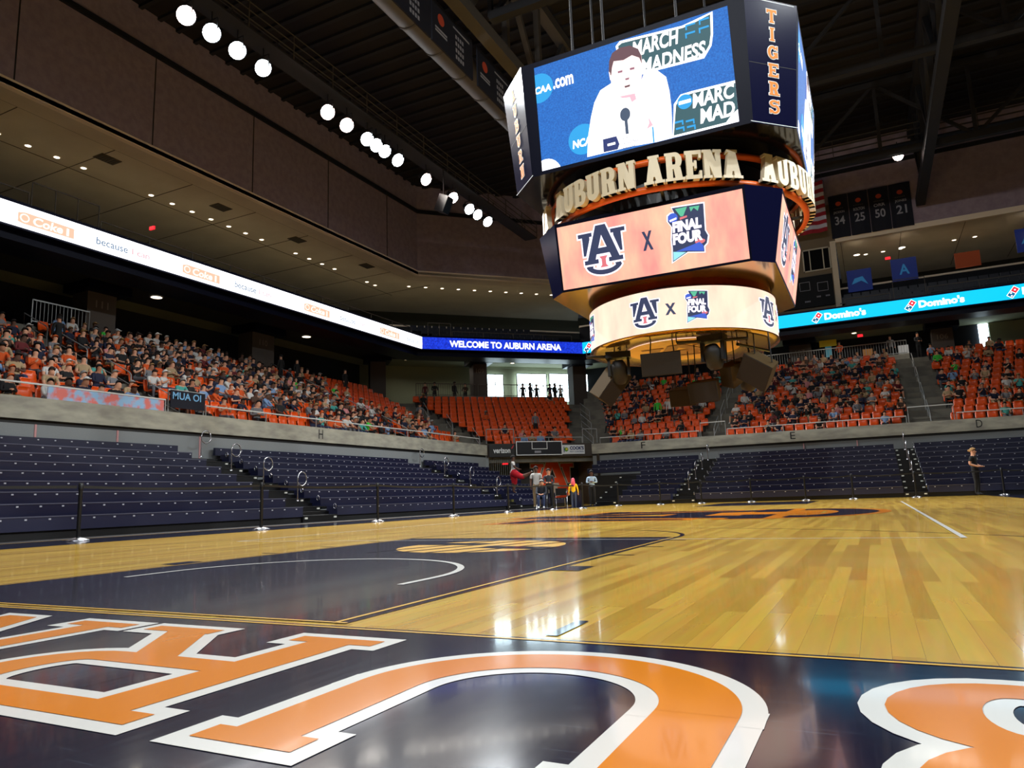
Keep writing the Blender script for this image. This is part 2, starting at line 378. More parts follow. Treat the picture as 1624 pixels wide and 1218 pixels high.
# key
L6 = 6 * FT; FTL = 19 * FT
fl(-L6, 0, L6, FTL, F_NAVY, 0)
fl(L6 - 0.075, 0, L6 - 0.05, FTL - 0.05, F_YEL, 1); fl(-L6 + 0.05, 0, -L6 + 0.075, FTL - 0.05, F_YEL, 1)
def ring_(cx, cy, r, w, a0, a1, m, l, n=48):
    FA.add(arc(cx, cy, r, r, a0, a1, n) + arc(cx, cy, r - w, r - w, a1, a0, n), m, l)
ring_(0, FTL, L6, 0.05, 0, 180, F_NAVY, 0)
ring_(0, 5.25 * FT, 4 * FT + 0.05, 0.05, 0, 180, F_WHITE, 2)
for s in (-1, 1):
    fl(s * (4 * FT + 0.025) - 0.025, 4 * FT, s * (4 * FT + 0.025) + 0.025, 5.25 * FT + 0.001, F_WHITE, 2)
    fl(min(s * L6, s * (L6 + 0.2)), 7 * FT, max(s * L6, s * (L6 + 0.2)), 8 * FT, F_NAVY, 1)
    for q in (11, 14, 17): fl(min(s * L6, s * (L6 + 0.2)), q * FT, max(s * L6, s * (L6 + 0.2)), q * FT + 0.05, F_NAVY, 1)
    fl(s * 2.75 - 0.025, 0, s * 2.75 + 0.025, 0.32, F_NAVY, 1) 
R3 = 20.75 * FT; a3 = math.degrees(math.acos(min(1, 6.32 / R3)))
ring_(0, 5.25 * FT, R3, 0.03, 0, 180, F_NAVY, 1, 80)
# volleyball court
for s in (-1, 1): fl(s * 4.5 - 0.025, 5.33, s * 4.5 + 0.025, 23.33, F_WHITE, 3)
fl(-4.5, 5.33, 4.5, 5.36, F_WHITE, 3); fl(-4.5, 23.3, 4.5, 23.33, F_WHITE, 3)
fl(-7.62, 14.3, 7.62, 14.35, F_NAVY, 0); fl(-7.62, 28.6, 7.62, 28.65, F_NAVY, 0); fl(-L6, 22.9, L6, 28.65, F_NAVY, 0)
# tan oval mark inside the key
TAN = F_YEL
k = 0.42
oval = Art(); oval.circ(0, 0, 0.9, TAN, 0, 0.88, 36)
for (x, w_) in ((-0.55, 0.07), (-0.2, 0.07), (0.15, 0.07), (0.5, 0.07)): oval.add([(x - 0.3, -0.9), (x - 0.3 + w_, -0.9), (x + 0.35, 0.9), (x + 0.35 - w_, 0.9)], F_NAVY, 1)
oval.add([(-0.95, 0.15), (-0.1, 0.0), (-0.1, 0.28), (-0.9, 0.45)], F_NAVY, 1); oval.add([(0.1, -0.4), (0.95, -0.5), (0.95, -0.15), (0.1, -0.12)], F_NAVY, 1)
FA.merge(oval, lambda x, y: (0.05 - x, 4.4 - y), 1)
# centre logo
FA.merge(au_art(F_NAVY, F_ORANGE, d=0.28), lambda x, y: (0.0 - y * 0.78, 13.9 + x * 0.72), 1)
FA.place(floor, flf, 0.0012)
FLOOR = floor.build('floor', kind='structure')
# baseline lettering, read from the court side
lets = [('A', 6.28, 1.15), ('U', 4.93, 1.12), ('B', 3.80, 1.03), ('U', 2.45, 1.12), ('R', 1.10, 1.13), ('N', -0.12, 1.05)]
for ch, xl, w in lets:
    mb = MB(); g = glyph_art(ch, 0, 0, 1.01, w, F_ORANGE, F_WHITE, d=0.055, s=0.185, b=0.085, o=0.05 if ch == 'U' else 0.09)
    g.place(mb, lambda u, v, d: V((xl + w - u, -0.275 - v, 0.0012 + d)), 0.0012)
    mb.build('painted_letter', FLOOR, label='orange painted letter ' + ch + ' with white outline')

# =================================================================== STANDS: shared plan
# three seating faces: left (faces +X), corner (faces the court diagonally), far (faces -Y)
LX, FY = -16.2, 39.5
CA, CB = V((-16.2, 34.9, 0)), V((-11.4, 39.5, 0))
cd = (CB - CA).normalized(); cn = V((-cd.y, cd.x, 0))         # along the corner, and outward
def left_pt(s, d, z): return V((LX - d, s, z))                 # s = world Y
def corn_pt(s, d, z): p = CA + cd * s + cn * d; return V((p.x, p.y, z))
def far_pt(s, d, z): return V((s, FY + d, z))                  # s = world X
def seg_box(mb, fn, s0, s1, d0, d1, z0, z1, m):
    vs = [fn(s0, d0, z0), fn(s1, d0, z0), fn(s1, d1, z0), fn(s0, d1, z0), fn(s0, d0, z1), fn(s1, d0, z1), fn(s1, d1, z1), fn(s0, d1, z1)]
    mb.mesh(vs, [(3, 2, 1, 0), (4, 5, 6, 7), (0, 1, 5, 4), (1, 2, 6, 5), (2, 3, 7, 6), (3, 0, 4, 7)], m)
def art_on(mb, art, fn, s0, z0, d=0.0, sgn=1, dz=0.01, **k):
    """art in (s,z) on a stand face; sgn flips reading direction"""
    art.place(mb, lambda u, v, w: fn(s0 + sgn * u, d - w, z0 + v), dz, **k)

# concrete ledge with grey curtain below
mb = MB()
for fn, s0, s1, c in ((left_pt, -6, 34.9, 'l'), (far_pt, -11.4, 17, 'f')):
    seg_box(mb, fn, s0, s1, 0, 0.35, 3.02, 3.62, CONC)
mb2 = MB()
seg_box(mb2, left_pt, -6, 34.9, 0.12, 0.3, 2.9, 3.02, BLACK); seg_box(mb2, far_pt, -11.4, 17, 0.12, 0.3, 2.9, 3.02, BLACK)  # solid black strip put in for the shade of the gap
for v in (left_pt,): pass
ledge = mb.build('trim_1', kind='structure', label='concrete ledge round the lower stand')
mb2.build('trim_2', kind='structure', label='black strip painted as the shadow gap below the concrete ledge')
for ch, fn, s in (('H', left_pt, 20.4), ('F', far_pt, -8.3), ('E', far_pt, 0.0), ('D', far_pt, 8.55)):
    a = Art(); text(a, ch, 0, 0, 0.26, 0.38, BLACK, 0, 0.0); mb = MB()
    art_on(mb, a, fn, s, 3.16, 0.0, 1, 0.005)
    mb.build('section_letter', ledge, label='black letter ' + ch)
for name, fn, s0, s1, seams in (('wall_left', left_pt, -6, 34.9, (9.2, 11.6, 14.6)), ('wall_far', far_pt, -11.4, 17, (0.6, 3.2))):
    mb = MB(); seg_box(mb, fn, s0, s1, 0.1, 0.2, 0, 2.9, VINYL)
    for q in seams: seg_box(mb, fn, q, q + 0.05, 0.07, 0.1, 0, 2.9, SEAM)
    mb.build(name, kind='structure', label='grey curtain wall behind the bleachers')

# stepped concrete of the lower stand
STANDS = {'left': (left_pt, -6, 34.9, 12, 0.40), 'corner': (corn_pt, 0, 6.65, 11, 0.38), 'far': (far_pt, -11.4, 17, 13, 0.42)}
T225 = math.tan(rad(22.3))
for nm, (fn, s0, s1, n, rise) in STANDS.items():
    mb = MB()
    for k in range(n + 1):
        d0 = 0.35 + 0.85 * k if k else 0.0; d1 = 0.35 + 0.85 * (k + 1)
        if k == n: d1 += 6
        a = s0 - (T225 * d1 if nm == 'corner' else 0) + (-T225 * d1 * 0 if nm == 'left' else 0); b = s1 + (T225 * d1 if nm == 'corner' else 0)
        if nm == 'left': b = s1 + T225 * d0
        if nm == 'far': a = s0 - T225 * d0
        z = 3.2 + rise * k
        if k == 0: d0 = 0.35
        seg_box(mb, fn, a, b, d0, d1, z - 0.6, z, CONC_D)
    mb.build('trim_%d' % (3 + list(STANDS).index(nm)), kind='structure', label='stepped concrete tiers of the lower stand')

# =================================================================== RETRACTABLE BLEACHERS
def bleacher(fn, front, s0, s1, label, rows=9, t=0.66, dot=0.46, low=None):
    S0_ = s0
    c = fn((s0 + s1) / 2, front, 0)
    root = empty('bleacher', c, label, 'bleachers', 'retractable navy bleachers round the court')
    off = lambda s, d, z: fn(s, d, z) - c
    mb = MB(); seg_box(mb, off, low if low is not None else s0, s1, front - 0.06, front - 0.45, 0, 0.17, BLACK); mb.build('kick_skirt', root)
    for k in range(rows):
        d = front - t * k; s0 = low if (low is not None and k < 6) else S0_
        zt = 0.45 + 0.26 * k; zb = 0.17 if k == 0 else zt - 0.26
        mb = MB(); lo, hi = min(d, d - t), max(d, d - t)
        last = k == rows - 1
        seg_box(mb, off, s0, s1, d, d - (0.1 if last else 0.42), zb, zt, NAVY_L if k == 0 else NAVY)
        if not last: seg_box(mb, off, s0, s1, d - 0.42, d - t - 0.02, zb, zt - 0.12, BLACK)
        if k < rows - 1: seg_box(mb, off, s0, s1, d + 0.012, d + 0.0, zt - 0.02, zt + 0.004, EDGE)
        n = int((s1 - s0) / dot)
        for i in range(n):
            s = s0 + dot * (i + 0.5) + (0.2 if k % 2 else 0)
            if s > s1 - 0.05: continue
            seg_box(mb, off, s - 0.022, s + 0.022, d + 0.014, d, zt - 0.075, zt - 0.045, DOT)
        mb.build('bench_row', root)
    return root
# on the left the outward depth is measured from X=-10.8 (d is negative towards the court)
fl_left = lambda s, d, z: V((-10.8 + d, s, z))
fl_far = lambda s, d, z: V((s, 31.6 - d, z))
bleacher(fl_left, 0, -3.0, 13.6, 'navy bleacher block nearest the camera on the left, before the first aisle')
bleacher(fl_left, 0, 15.1, 26.6, 'navy bleacher block on the left between its two stepped aisles, below letter H')
bleacher(fl_left, 0, 28.1, 33.6, 'short navy bleacher block on the left beside the tunnel gate')
bleacher(fl_far, 0, -10.7, -4.75, 'navy bleacher block below letter F, right of the tunnel', t=0.84, low=-7.35)
bleacher(fl_far, 0, -3.6, 4.85, 'navy bleacher block below letter E', t=0.84)
bleacher(fl_far, 0, 5.75, 15.5, 'navy bleacher block at the right below letter D', t=0.84)

mb = MB(); mb.box((-10.7, 36.8, 0), (-7.4, 38.2, 1.6), BLACK); mb.build('bleacher_understructure', label='black understructure of the bleacher end beside the tunnel', cat='bleachers')
def aisle(fn, s0, s1, t, label, rails, n=9, rail_s=None):
    c = fn((s0 + s1) / 2, 0, 0); off = lambda s, d, z: fn(s, d, z) - c
    root = empty('aisle_steps', c, label, 'steps', 'black aisle steps between the bleacher blocks')
    for k in range(n):
        d = 0.0 - t * k; t_ = t; zt = 0.30 + 0.26 * k
        mb = MB()
        seg_box(mb, off, s0 + .01, s1 - .01, d, d - (t if k < 8 else t / 2), zt - 0.30, zt - 0.13, BLACKM)
        seg_box(mb, off, s0 + .01, s1 - .01, d + 0.02, d - t / 2, zt - 0.13, zt - 0.10, BLACK)
        if k < 8: seg_box(mb, off, s0 + .01, s1 - .01, d - t / 2, d - t, zt - 0.13, zt, BLACKM)
        for s in (s0 + 0.12, s1 - 0.12): seg_box(mb, off, s - 0.05, s + 0.05, d + 0.03, d, zt - 0.2, zt - 0.15, DOTB)
        mb.build('step', root)
        if n > 6:
            mb = MB()
            q = off(s1 - 0.06, d - 0.05, zt + 0.14); 
            ax = (fn(1, 0, 0) - fn(0, 0, 0)).normalized()
            ou = (fn(0, 1, 0) - fn(0, 0, 0)).normalized()
            mb.tube([q + ou * 0.05 * cos(a) + V((0, 0, 1)) * 0.075 * sin(a) for a in [2 * pi * i / 12 for i in range(12)]], 0.012, CHROME, 6, close=True)
            mb.build('seat_end_ring', root)
    return root
def p_rail(fn, s, d, z, label, group, ang=0.0, h=0.62):
    """loop-topped aisle handrail, post with a ring facing away from it"""
    c = fn(s, d, z); u = (fn(0, -1, 0) - fn(0, 0, 0)).normalized()
    mb = MB(); R = 0.19
    mb.tube([(0, 0, 0), (0, 0, h)], 0.02, CHROME, 8)
    root = empty('loop_handrail', c, label, 'handrail', group)
    mb.build('post', root)
    mb = MB(); w = ang_dir(fn, ang); cc = w * R + V((0, 0, h + 0.05))
    pts = [V((0, 0, h - 0.02))] + [cc + w * R * cos(a) + V((0, 0, 1)) * R * 1.05 * sin(a) for a in [rad(225 - 0 - x) for x in range(45, 360, 24)]]
    pts = [V((0, 0, h - 0.05)), V((0, 0, h + 0.08))] + [cc + w * R * cos(rad(x)) + V((0, 0, 1)) * R * 1.1 * sin(rad(x)) for x in range(165, -150, -21)] + [V((0, 0, h - 0.06))]
    mb.tube(pts, 0.02, CHROME, 8); mb.build('loop', root)
    mb = MB(); mb.lathe([(0.05, 0), (0.05, 0.02), (0.025, 0.05)], CHROME, 10); mb.build('base_flange', root)
    return root
def ang_dir(fn, a):
    s = (fn(1, 0, 0) - fn(0, 0, 0)).normalized(); d = (fn(0, 1, 0) - fn(0, 0, 0)).normalized()
    return (s * cos(a) + d * sin(a)).normalized()
ORD = ['lowest', 'second from the bottom', 'third from the bottom', 'topmost']
aisle(fl_left, 13.6, 15.1, 0.66, 'black aisle steps between the two nearer bleacher blocks on the left', 4, n=8)
aisle(fl_left, 26.6, 28.1, 0.66, 'black aisle steps nearer the tunnel in the left bleachers', 4, n=8)
aisle(fl_far, -4.75, -3.6, 0.84, 'black aisle steps between the bleachers below letters F and E', 4)
aisle(fl_far, 4.85, 5.75, 0.84, 'black aisle steps between the bleachers below letters E and D', 4)
for i in range(4):
    p_rail(fl_left, 14.35, -0.9 - 1.4 * i, 0.62 + 0.52 * i, 'steel loop handrail on the nearer left aisle, ' + ORD[i], 'loop handrails of the nearer left aisle')
    p_rail(fl_left, 27.35, -0.9 - 1.4 * i, 0.62 + 0.52 * i, 'steel loop handrail on the left aisle by the tunnel, ' + ORD[i], 'loop handrails of the farther left aisle')
    p_rail(fl_far, -4.1, -1.0 - 1.68 * i, 0.62 + 0.52 * i, 'steel loop handrail between blocks F and E, ' + ORD[i], 'loop handrails of the F and E aisle', ang=-pi / 2)
    p_rail(fl_far, 5.3, -1.0 - 1.68 * i, 0.62 + 0.52 * i, 'steel loop handrail between blocks E and D, ' + ORD[i], 'loop handrails of the E and D aisle', ang=-pi / 2)
# black stack of steps at the left end of block F
aisle(fl_far, -8.6, -7.38, 0.84, 'black end steps beside the tunnel in front of block F', 0, n=6)

# =================================================================== STANCHIONS
def stanchion():
    root = empty('belt_stanchion', (0, 0, 0), '', 'stanchion', 'black belt stanchions along the court edge')
    mb = MB(); mb.lathe([(0.19, 0), (0.19, 0.012), (0.10, 0.045), (0.035, 0.06)], CHROME, 28); mb.build('base', root)
    mb = MB(); mb.lathe([(0.034, 0.05), (0.034, 0.96)], BLACKM, 14); mb.build('pole', root)
    mb = MB(); mb.lathe([(0.042, 0.90), (0.042, 1.0), (0.03, 1.02)], BLACKM, 14); mb.build('belt_head', root)
    return root
S0 = stanchion()
spots = [(-8.9, 5.8, 'nearest the camera at far left'), (-8.1, 9.35, 'second along the left bleachers'), (-7.95, 13.3, 'third along the left bleachers, mid block'),
         (-7.95, 17.2, 'in front of the farther left aisle'), (-7.95, 21.0, 'below the player in red shorts'), (-7.3, 23.6, 'in front of the painted wall emblem'),
         (-6.6, 24.9, 'right of the girl in yellow'), (-6.6, 29.4, 'in front of block F, left end'), (-4.8, 29.9, 'in front of block F, right end'),
         (-3.0, 30.0, 'just right of the F and E aisle'), (-0.95, 30.3, 'in front of block E, left part'), (1.2, 30.5, 'in front of block E, middle'),
         (3.0, 30.5, 'in front of block E, right part'), (5.25, 30.5, 'in front of the E and D aisle'), (8.15, 30.6, 'behind the officer at far right'), (9.1, 30.6, 'at the right edge of the picture')]
for i, (x, y, t) in enumerate(spots):
    o = S0 if i == 0 else copy_tree(S0); o.location = (x, y, 0.003); o['label'] = 'black belt stanchion with steel foot, ' + t
for i in range(len(spots) - 1):
    a = V((*spots[i][:2], 0.95)); b = V((*spots[i + 1][:2], 0.95)); d = (b - a); L = d.length; d.normalize()
    mb = MB(); n = 6; P = [a + d * (0.045 + (L - 0.09) * j / n) + V((0, 0, -0.05 * 4 * (j / n) * (1 - j / n))) for j in range(n + 1)]
    for j in range(n):
        mb.bar(P[j], P[j + 1], 0.006, 0.05, BLACK)
    mb.build('retractable_belt', label='black belt strung from the stanchion ' + spots[i][2], cat='barrier belt', group='black retractable belts between stanchions')
a = V((-8.9, 5.8, 0.95)); mb = MB(); mb.bar((-8.93, 5.75, 0.95), (-9.6, 1.0, 0.95), 0.006, 0.05, BLACK); mb.build('retractable_belt', label='black belt running out of the picture at the left edge', cat='barrier belt', group='black retractable belts between stanchions')

# =================================================================== UPPER RING STRUCTURES
def poly_off(base, d):
    P = [V((x, y)) for x, y in base]; out = []
    for i in range(len(P)):
        ns = []
        if i > 0: e = (P[i] - P[i - 1]).normalized(); ns.append(V((-e.y, e.x)))
        if i < len(P) - 1: e = (P[i + 1] - P[i]).normalized(); ns.append(V((-e.y, e.x)))
        n = sum(ns, V((0, 0))).normalized(); out.append(P[i] + n * (d / n.dot(ns[0])))
    return out
RIB = [(-22.5, -8), (-22.5, 37.8), (-14.07, 46), (24, 46)]     # LED ribbon plan
SOF = [(-24, -8), (-24, 39.7), (-14.9, 48.8), (24, 48.8)]      # soffit lip plan
def band(mb, base, d0, d1, z0, z1, m, segs=(0, 1, 2), z0b=None, z1b=None):
    A = poly_off(base, d0); B = poly_off(base, d1); z0b = z0 if z0b is None else z0b; z1b = z1 if z1b is None else z1b
    for i in segs:
        vs = [(*A[i], z0), (*A[i + 1], z0), (*B[i + 1], z0b), (*B[i], z0b), (*A[i], z1), (*A[i + 1], z1), (*B[i + 1], z1b), (*B[i], z1b)]
        mb.mesh(vs, [(0, 1, 2, 3), (7, 6, 5, 4), (1, 0, 4, 5), (2, 1, 5, 6), (3, 2, 6, 7), (0, 3, 7, 4)], m)
def rib_frame(i, base=RIB, d=0.0):
    A = poly_off(base, d); a, b = A[i], A[i + 1]; e = (b - a).normalized()
    # looking from the court: reading direction
    return a, b, e
RZ0, RZ1 = 10.69, 11.49
# fascia behind the ribbon and the deck edge
mb = MB(); band(mb, RIB, 0.08, 0.6, 10.62, 11.62, DKNAVY); band(mb, RIB, 0.55, 2.2, 10.3, 10.62, DKNAVY)
mb.build('trim_6', kind='structure', label='navy fascia carrying the LED ribbon')
# left ribbon (white), with printed panels repeated
def ribbon(i, m, label, name='led_ribbon'):
    a, b, e = rib_frame(i); r = empty(name, (*((a + b) / 2), RZ0), label, 'LED ribbon board'); c = V((*((a + b) / 2), RZ0))
    mb = MB(); A = poly_off(RIB, 0.0); B = poly_off(RIB, 0.08)
    vs = [V((*p, z)) - c for z in (RZ0, RZ1) for p in (A[i], A[i + 1], B[i + 1], B[i])]
    mb.mesh(vs, [(0, 1, 2, 3), (7, 6, 5, 4), (1, 0, 4, 5), (3, 2, 6, 7)], m)
    mb.build('display_face', r)
    return r, a, b, e, c
SAL = em('led_salmon', (252, 165, 140), 1.7); SALL = em('led_pale_pink', (255, 215, 205), 1.8); TXB = em('led_text_grey_blue', (95, 130, 165), 0.9); TXP = em('led_text_pink', (235, 160, 170), 1.2)
LEDWT = em('led_text_white', (255, 255, 255), 2.0); LRED = em('led_red', (228, 40, 60), 1.3); LBLU = em('led_logo_blue', (0, 110, 160), 1.0); LGRY = em('led_grey_line', (190, 200, 215), 1.2)
r, a, b, e, c = ribbon(0, LEDW, 'long white LED ribbon board along the left upper deck')
for y0 in (-4.5, 2.2, 8.9 + 2.75, 18.6, 26.3, 33.0):
    A = Art(); y = y0 * 1.0
    A.rect(0, 0.06, 2.2, 0.70, LGRY, 0); A.rect(0.02, 0.08, 2.18, 0.68, LEDW, 1)
    A.add([(0.05, 0.16), (0.25, 0.12), (2.1, 0.12), (2.1, 0.52), (0.3, 0.56), (0.05, 0.5)], SAL, 2)
    A.circ(0.28, 0.34, 0.17, SALL, 3, 0.16); A.circ(0.28, 0.34, 0.12, SAL, 4, 0.11)
    text(A, 'Coke', 0.55, 0.17, 1.65, 0.5, SALL, 3, 0.03, 0.15); A.rect(1.8, 0.16, 1.9, 0.46, SALL, 3)
    mb = MB(); fn = lambda u, v, w: V((-22.5 + w, y0 + u, RZ0 + v)) - c
    A.place(mb, fn, 0.008); mb.build('display_logo', r); A = Art()
    text(A, 'because', 3.0, 0.22, 4.35, 0.52, TXB, 1, 0.01); mb = MB(); A.place(mb, fn, 0.008); mb.build('display_lettering', r); A = Art(); text(A, 'I can.', 4.55, 0.24, 5.45, 0.5, TXP, 1, 0.01)
    mb = MB(); fn = lambda u, v, w: V((-22.5 + w, y0 + u, RZ0 + v)) - c
    A.place(mb, fn, 0.008); mb.build('display_lettering', r)
r, a, b, e, c = ribbon(1, LEDB, 'short blue LED ribbon board across the corner reading WELCOME TO AUBURN ARENA')
A = Art(); text(A, 'WELCOME TO AUBURN ARENA', 1.9, 0.16, 10.1, 0.62, LEDWT, 0, 0.03)
mb = MB(); nn = V((e.y, -e.x, 0)); A.place(mb, lambda u, v, w: V((a.x, a.y, RZ0)) + V((e.x, e.y, 0)) * u + nn * w + V((0, 0, v)) - c, 0.01); mb.build('display_lettering', r)
r, a, b, e, c = ribbon(2, LEDC, 'long cyan LED ribbon board along the far upper deck')
for x0 in (-13.95, -8.9, -3.83, 1.35, 6.5, 11.6):
    A = Art(); cx, cy = 0.3, 0.38; ca, sa = cos(rad(-38)), sin(rad(-38))
    rt = lambda x, y: (cx + x * ca + y * -sa * 1.0, cy + x * sa * 1.0 + y * ca)
    def rrect(x0_, y0_, x1_, y1_, m, l): A.add([rt(x0_, y0_), rt(x1_, y0_), rt(x1_, y1_), rt(x0_, y1_)], m, l)
    rrect(-0.17, -0.33, 0.17, 0.33, LEDWT, 0); rrect(-0.14, 0.01, 0.14, 0.30, LRED, 1); rrect(-0.14, -0.30, 0.14, -0.02, LBLU, 1)
    for (px, py) in ((0, 0.155), (-0.06, -0.1), (0.06, -0.22)): A.circ(*rt(px, py), 0.045, LEDWT, 2, n=12)
    mb = MB(); A.place(mb, lambda u, v, w: V((x0 + u, 46 - w, RZ0 + v)) - c, 0.008); mb.build('display_logo', r); A = Art()
    text(A, "Domino's", 0.72, 0.17, 3.05, 0.62, LEDWT, 0, 0.045)
    mb = MB(); A.place(mb, lambda u, v, w: V((x0 + u, 46 - w, RZ0 + v)) - c, 0.008); mb.build('display_lettering', r)

# concourse ceiling, back wall, low kerb walls
mb = MB(); band(mb, RIB, 0.6, 8.2, 10.95, 11.2, WALLG); mb.build('ceiling_1', kind='structure', label='concourse ceiling under the upper deck')
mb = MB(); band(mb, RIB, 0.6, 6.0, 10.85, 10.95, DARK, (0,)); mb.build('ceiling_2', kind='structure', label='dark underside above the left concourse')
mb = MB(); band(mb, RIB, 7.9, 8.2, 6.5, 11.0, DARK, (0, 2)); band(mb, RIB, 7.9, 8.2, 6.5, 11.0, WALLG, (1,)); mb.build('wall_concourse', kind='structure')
cwall = lambda s, w: corn_pt(s, 14.25 - w, 0)
def corner_window(i, s0, s1, z0, z1):
    mb = MB(); f = mat('window_frame_grey', (120, 126, 118), 0.6)
    for (a_, b_, c_, d_) in ((s0, s1, z0 - 0.06, z0), (s0, s1, z1, z1 + 0.06), (s0 - 0.06, s0, z0, z1), (s1, s1 + 0.06, z0, z1), (s0, s1, z0 + 1.1, z0 + 1.14), ((s0 + s1) / 2 - 0.02, (s0 + s1) / 2 + 0.02, z0, z1)):
        vs = [corn_pt(s, d, z) for z in (c_, d_) for s, d in ((a_, 14.0), (b_, 14.0), (b_, 14.08), (a_, 14.08))]
        mb.mesh(vs, [(3, 2, 1, 0), (4, 5, 6, 7), (0, 1, 5, 4), (1, 2, 6, 5), (2, 3, 7, 6), (3, 0, 4, 7)], f)
    o = mb.build('window_%d' % i, kind='structure')
    mb = MB(); mb.face([corn_pt(s0, 14.06, z0), corn_pt(s1, 14.06, z0), corn_pt(s1, 14.06, z1), corn_pt(s0, 14.06, z1)], DAY); mb.build('glass', o)
corner_window(1, 4.1, 5.4, 8.55, 10.35); corner_window(2, 6.6, 9.1, 8.35, 10.45); corner_window(3, 9.4, 11.6, 8.2, 10.5); corner_window(4, 12.6, 14.6, 8.4, 10.5); corner_window(5, 14.9, 16.6, 8.4, 10.6)
# lit doorways behind the far concourse
mb = MB(); mb.box((-3.55, 53.75, 9.5), (-2.9, 53.85, 10.6), DAY); mb.build('window_6', kind='structure')
mb = MB(); mb.box((11.0, 53.75, 9.3), (11.55, 53.85, 10.9), DAY); mb.build('window_7', kind='structure')
mb = MB(); mb.box((8.2, 53.5, 9.2), (14, 53.7, 9.35), BEIGE_L); mb.box((11.6, 53.75, 9.35), (14, 53.85, 10.9), WALLG); mb.build('trim_7', kind='structure')
mb = MB(); seg_box(mb, far_pt, -5.5, 6.7, 11.45, 11.6, 8.3, 9.0, CONC); seg_box(mb, far_pt, 8.3, 17, 11.45, 11.6, 8.3, 8.7, CONC_D)
seg_box(mb, corn_pt, -2.5, 8.9, 9.75, 9.9, 7.3, 7.95, CONC_D); seg_box(mb, left_pt, -6, 34.0, 10.6, 10.75, 7.7, 8.25, CONC_D)
mb.build('trim_8', kind='structure', label='low kerb wall at the back of the lower stand')
# picket rails
def picket_rail(fn, s0, s1, d, z, label, h=0.95, step=0.16, m=RAIL):
    c = fn((s0 + s1) / 2, d, z); off = lambda s, zz: fn(s, d, z + zz) - c
    r = empty('guard_rail', c, label, 'railing')
    mb = MB(); mb.bar(off(s0, h), off(s1, h), 0.05, 0.05, m); mb.build('top_rail', r)
    mb = MB(); mb.bar(off(s0, 0.08), off(s1, 0.08), 0.04, 0.04, m); mb.build('bottom_rail', r)
    n = int((s1 - s0) / step); mb = MB()
    for i in range(n + 1):
        s = s0 + (s1 - s0) * i / n; mb.bar(off(s, 0.0 if i % 10 == 0 else 0.08), off(s, h), 0.035 if i % 10 == 0 else 0.016, 0.035 if i % 10 == 0 else 0.016, m)
    mb.build('pickets', r)
    return r
picket_rail(far_pt, -5.4, 6.6, 11.5, 9.0, 'long grey picket rail on the far concourse above letter E', 0.9)
picket_rail(left_pt, 15.0, 17.5, 10.85, 8.45, 'grey picket rail beside column 111 on the left concourse', 1.0)
picket_rail(corn_pt, -2.4, 2.0, 9.82, 7.95, 'dark picket rail at the left of the corner concourse', 0.9, m=STEEL_L)
picket_rail(corn_pt, 2.2, 8.8, 9.82, 7.95, 'dark picket rail below the bright corner windows', 0.9, 0.5, m=STEEL_L)
# columns
def column(fn, s0, s1, d, label, num, z0=6.0):
    c = fn((s0 + s1) / 2, d, z0); off = lambda s, dd, z: fn(s, dd, z) - c
    r = empty('concrete_column', c, label, 'column', 'numbered concrete columns of the concourse')
    mb = MB(); seg_box(mb, off, s0, s1, d, d + 1.1, z0, 10.95, COLM); mb.build('shaft', r)
    mb = MB(); seg_box(mb, off, s0 - 0.35, s1 + 0.35, d - 0.6, d + 1.3, 10.45, 10.9, DKNAVY); mb.build('capital', r)
    if num:
        A = Art(); text(A, num, 0, 0, 0.62, 0.34, mat('faded_number_paint', (110, 100, 90), 0.8), 0, 0.01); mb = MB()
        A.place(mb, lambda u, v, w: off((s0 + s1) / 2 - 0.31 + u, d - w, 9.75 + v), 0.008); mb.build('column_number', r)
column(left_pt, 17.4, 18.8, 10.9, 'dark concrete column numbered 111 at the left', '111'); column(left_pt, 27.2, 28.9, 10.9, 'dark concrete column numbered 110', '110')
column(corn_pt, -5.6, -4.5, 10.2, 'dark concrete column left of the corner section', '')
column(corn_pt, 1.95, 3.0, 10.2, 'dark concrete column numbered 109 left of the bright windows', '109'); column(corn_pt, 9.9, 11.0, 10.2, 'dark concrete column between the bright windows', '')
column(far_pt, -0.6, 0.8, 11.8, 'dark concrete column numbered 107 behind the picket rail', '107'); column(far_pt, 8.1, 9.3, 11.8, 'dark concrete column numbered 106 at the right', '106')

# upper deck: seat tiers as rows
USEAT = mat('upper_deck_seat', (20, 22, 38), 0.5)
mb = MB()
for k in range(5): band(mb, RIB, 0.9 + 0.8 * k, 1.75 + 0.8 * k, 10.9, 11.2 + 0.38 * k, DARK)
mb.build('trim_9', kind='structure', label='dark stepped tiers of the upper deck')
def urow(i, k, s0, s1, lab):
    A = poly_off(RIB, 1.25 + 0.8 * k); a, b = A[i], A[i + 1]; e = (b - a).normalized(); n = V((-e.y, e.x)); o = a + e * s0; L = s1 - s0
    r = empty('upper_seat_row', (*o, 11.23 + 0.38 * k), lab, 'row of seats', 'dark seat rows of the upper deck', rz=math.atan2(e.y, e.x))
    cnt = int(L / 0.55); mb = MB()
    for j in range(cnt): mb.box((j * 0.55 + 0.03, -0.2, 0.36), (j * 0.55 + 0.49, 0.2, 0.42), USEAT); mb.box((j * 0.55 + 0.03, 0.18, 0.36), (j * 0.55 + 0.49, 0.24, 0.86), USEAT)
    mb.build('seats', r, kind='stuff')
    mb = MB(); mb.bar((0, 0.2, 0.3), (L, 0.2, 0.3), 0.05, 0.05, BLACKM)
    for j in range(0, cnt, 4): mb.bar((j * 0.55, 0.2, 0), (j * 0.55, 0.2, 0.3), 0.04, 0.04, BLACKM)
    mb.build('support_beam', r)
RN = ['front', 'second', 'third', 'fourth']
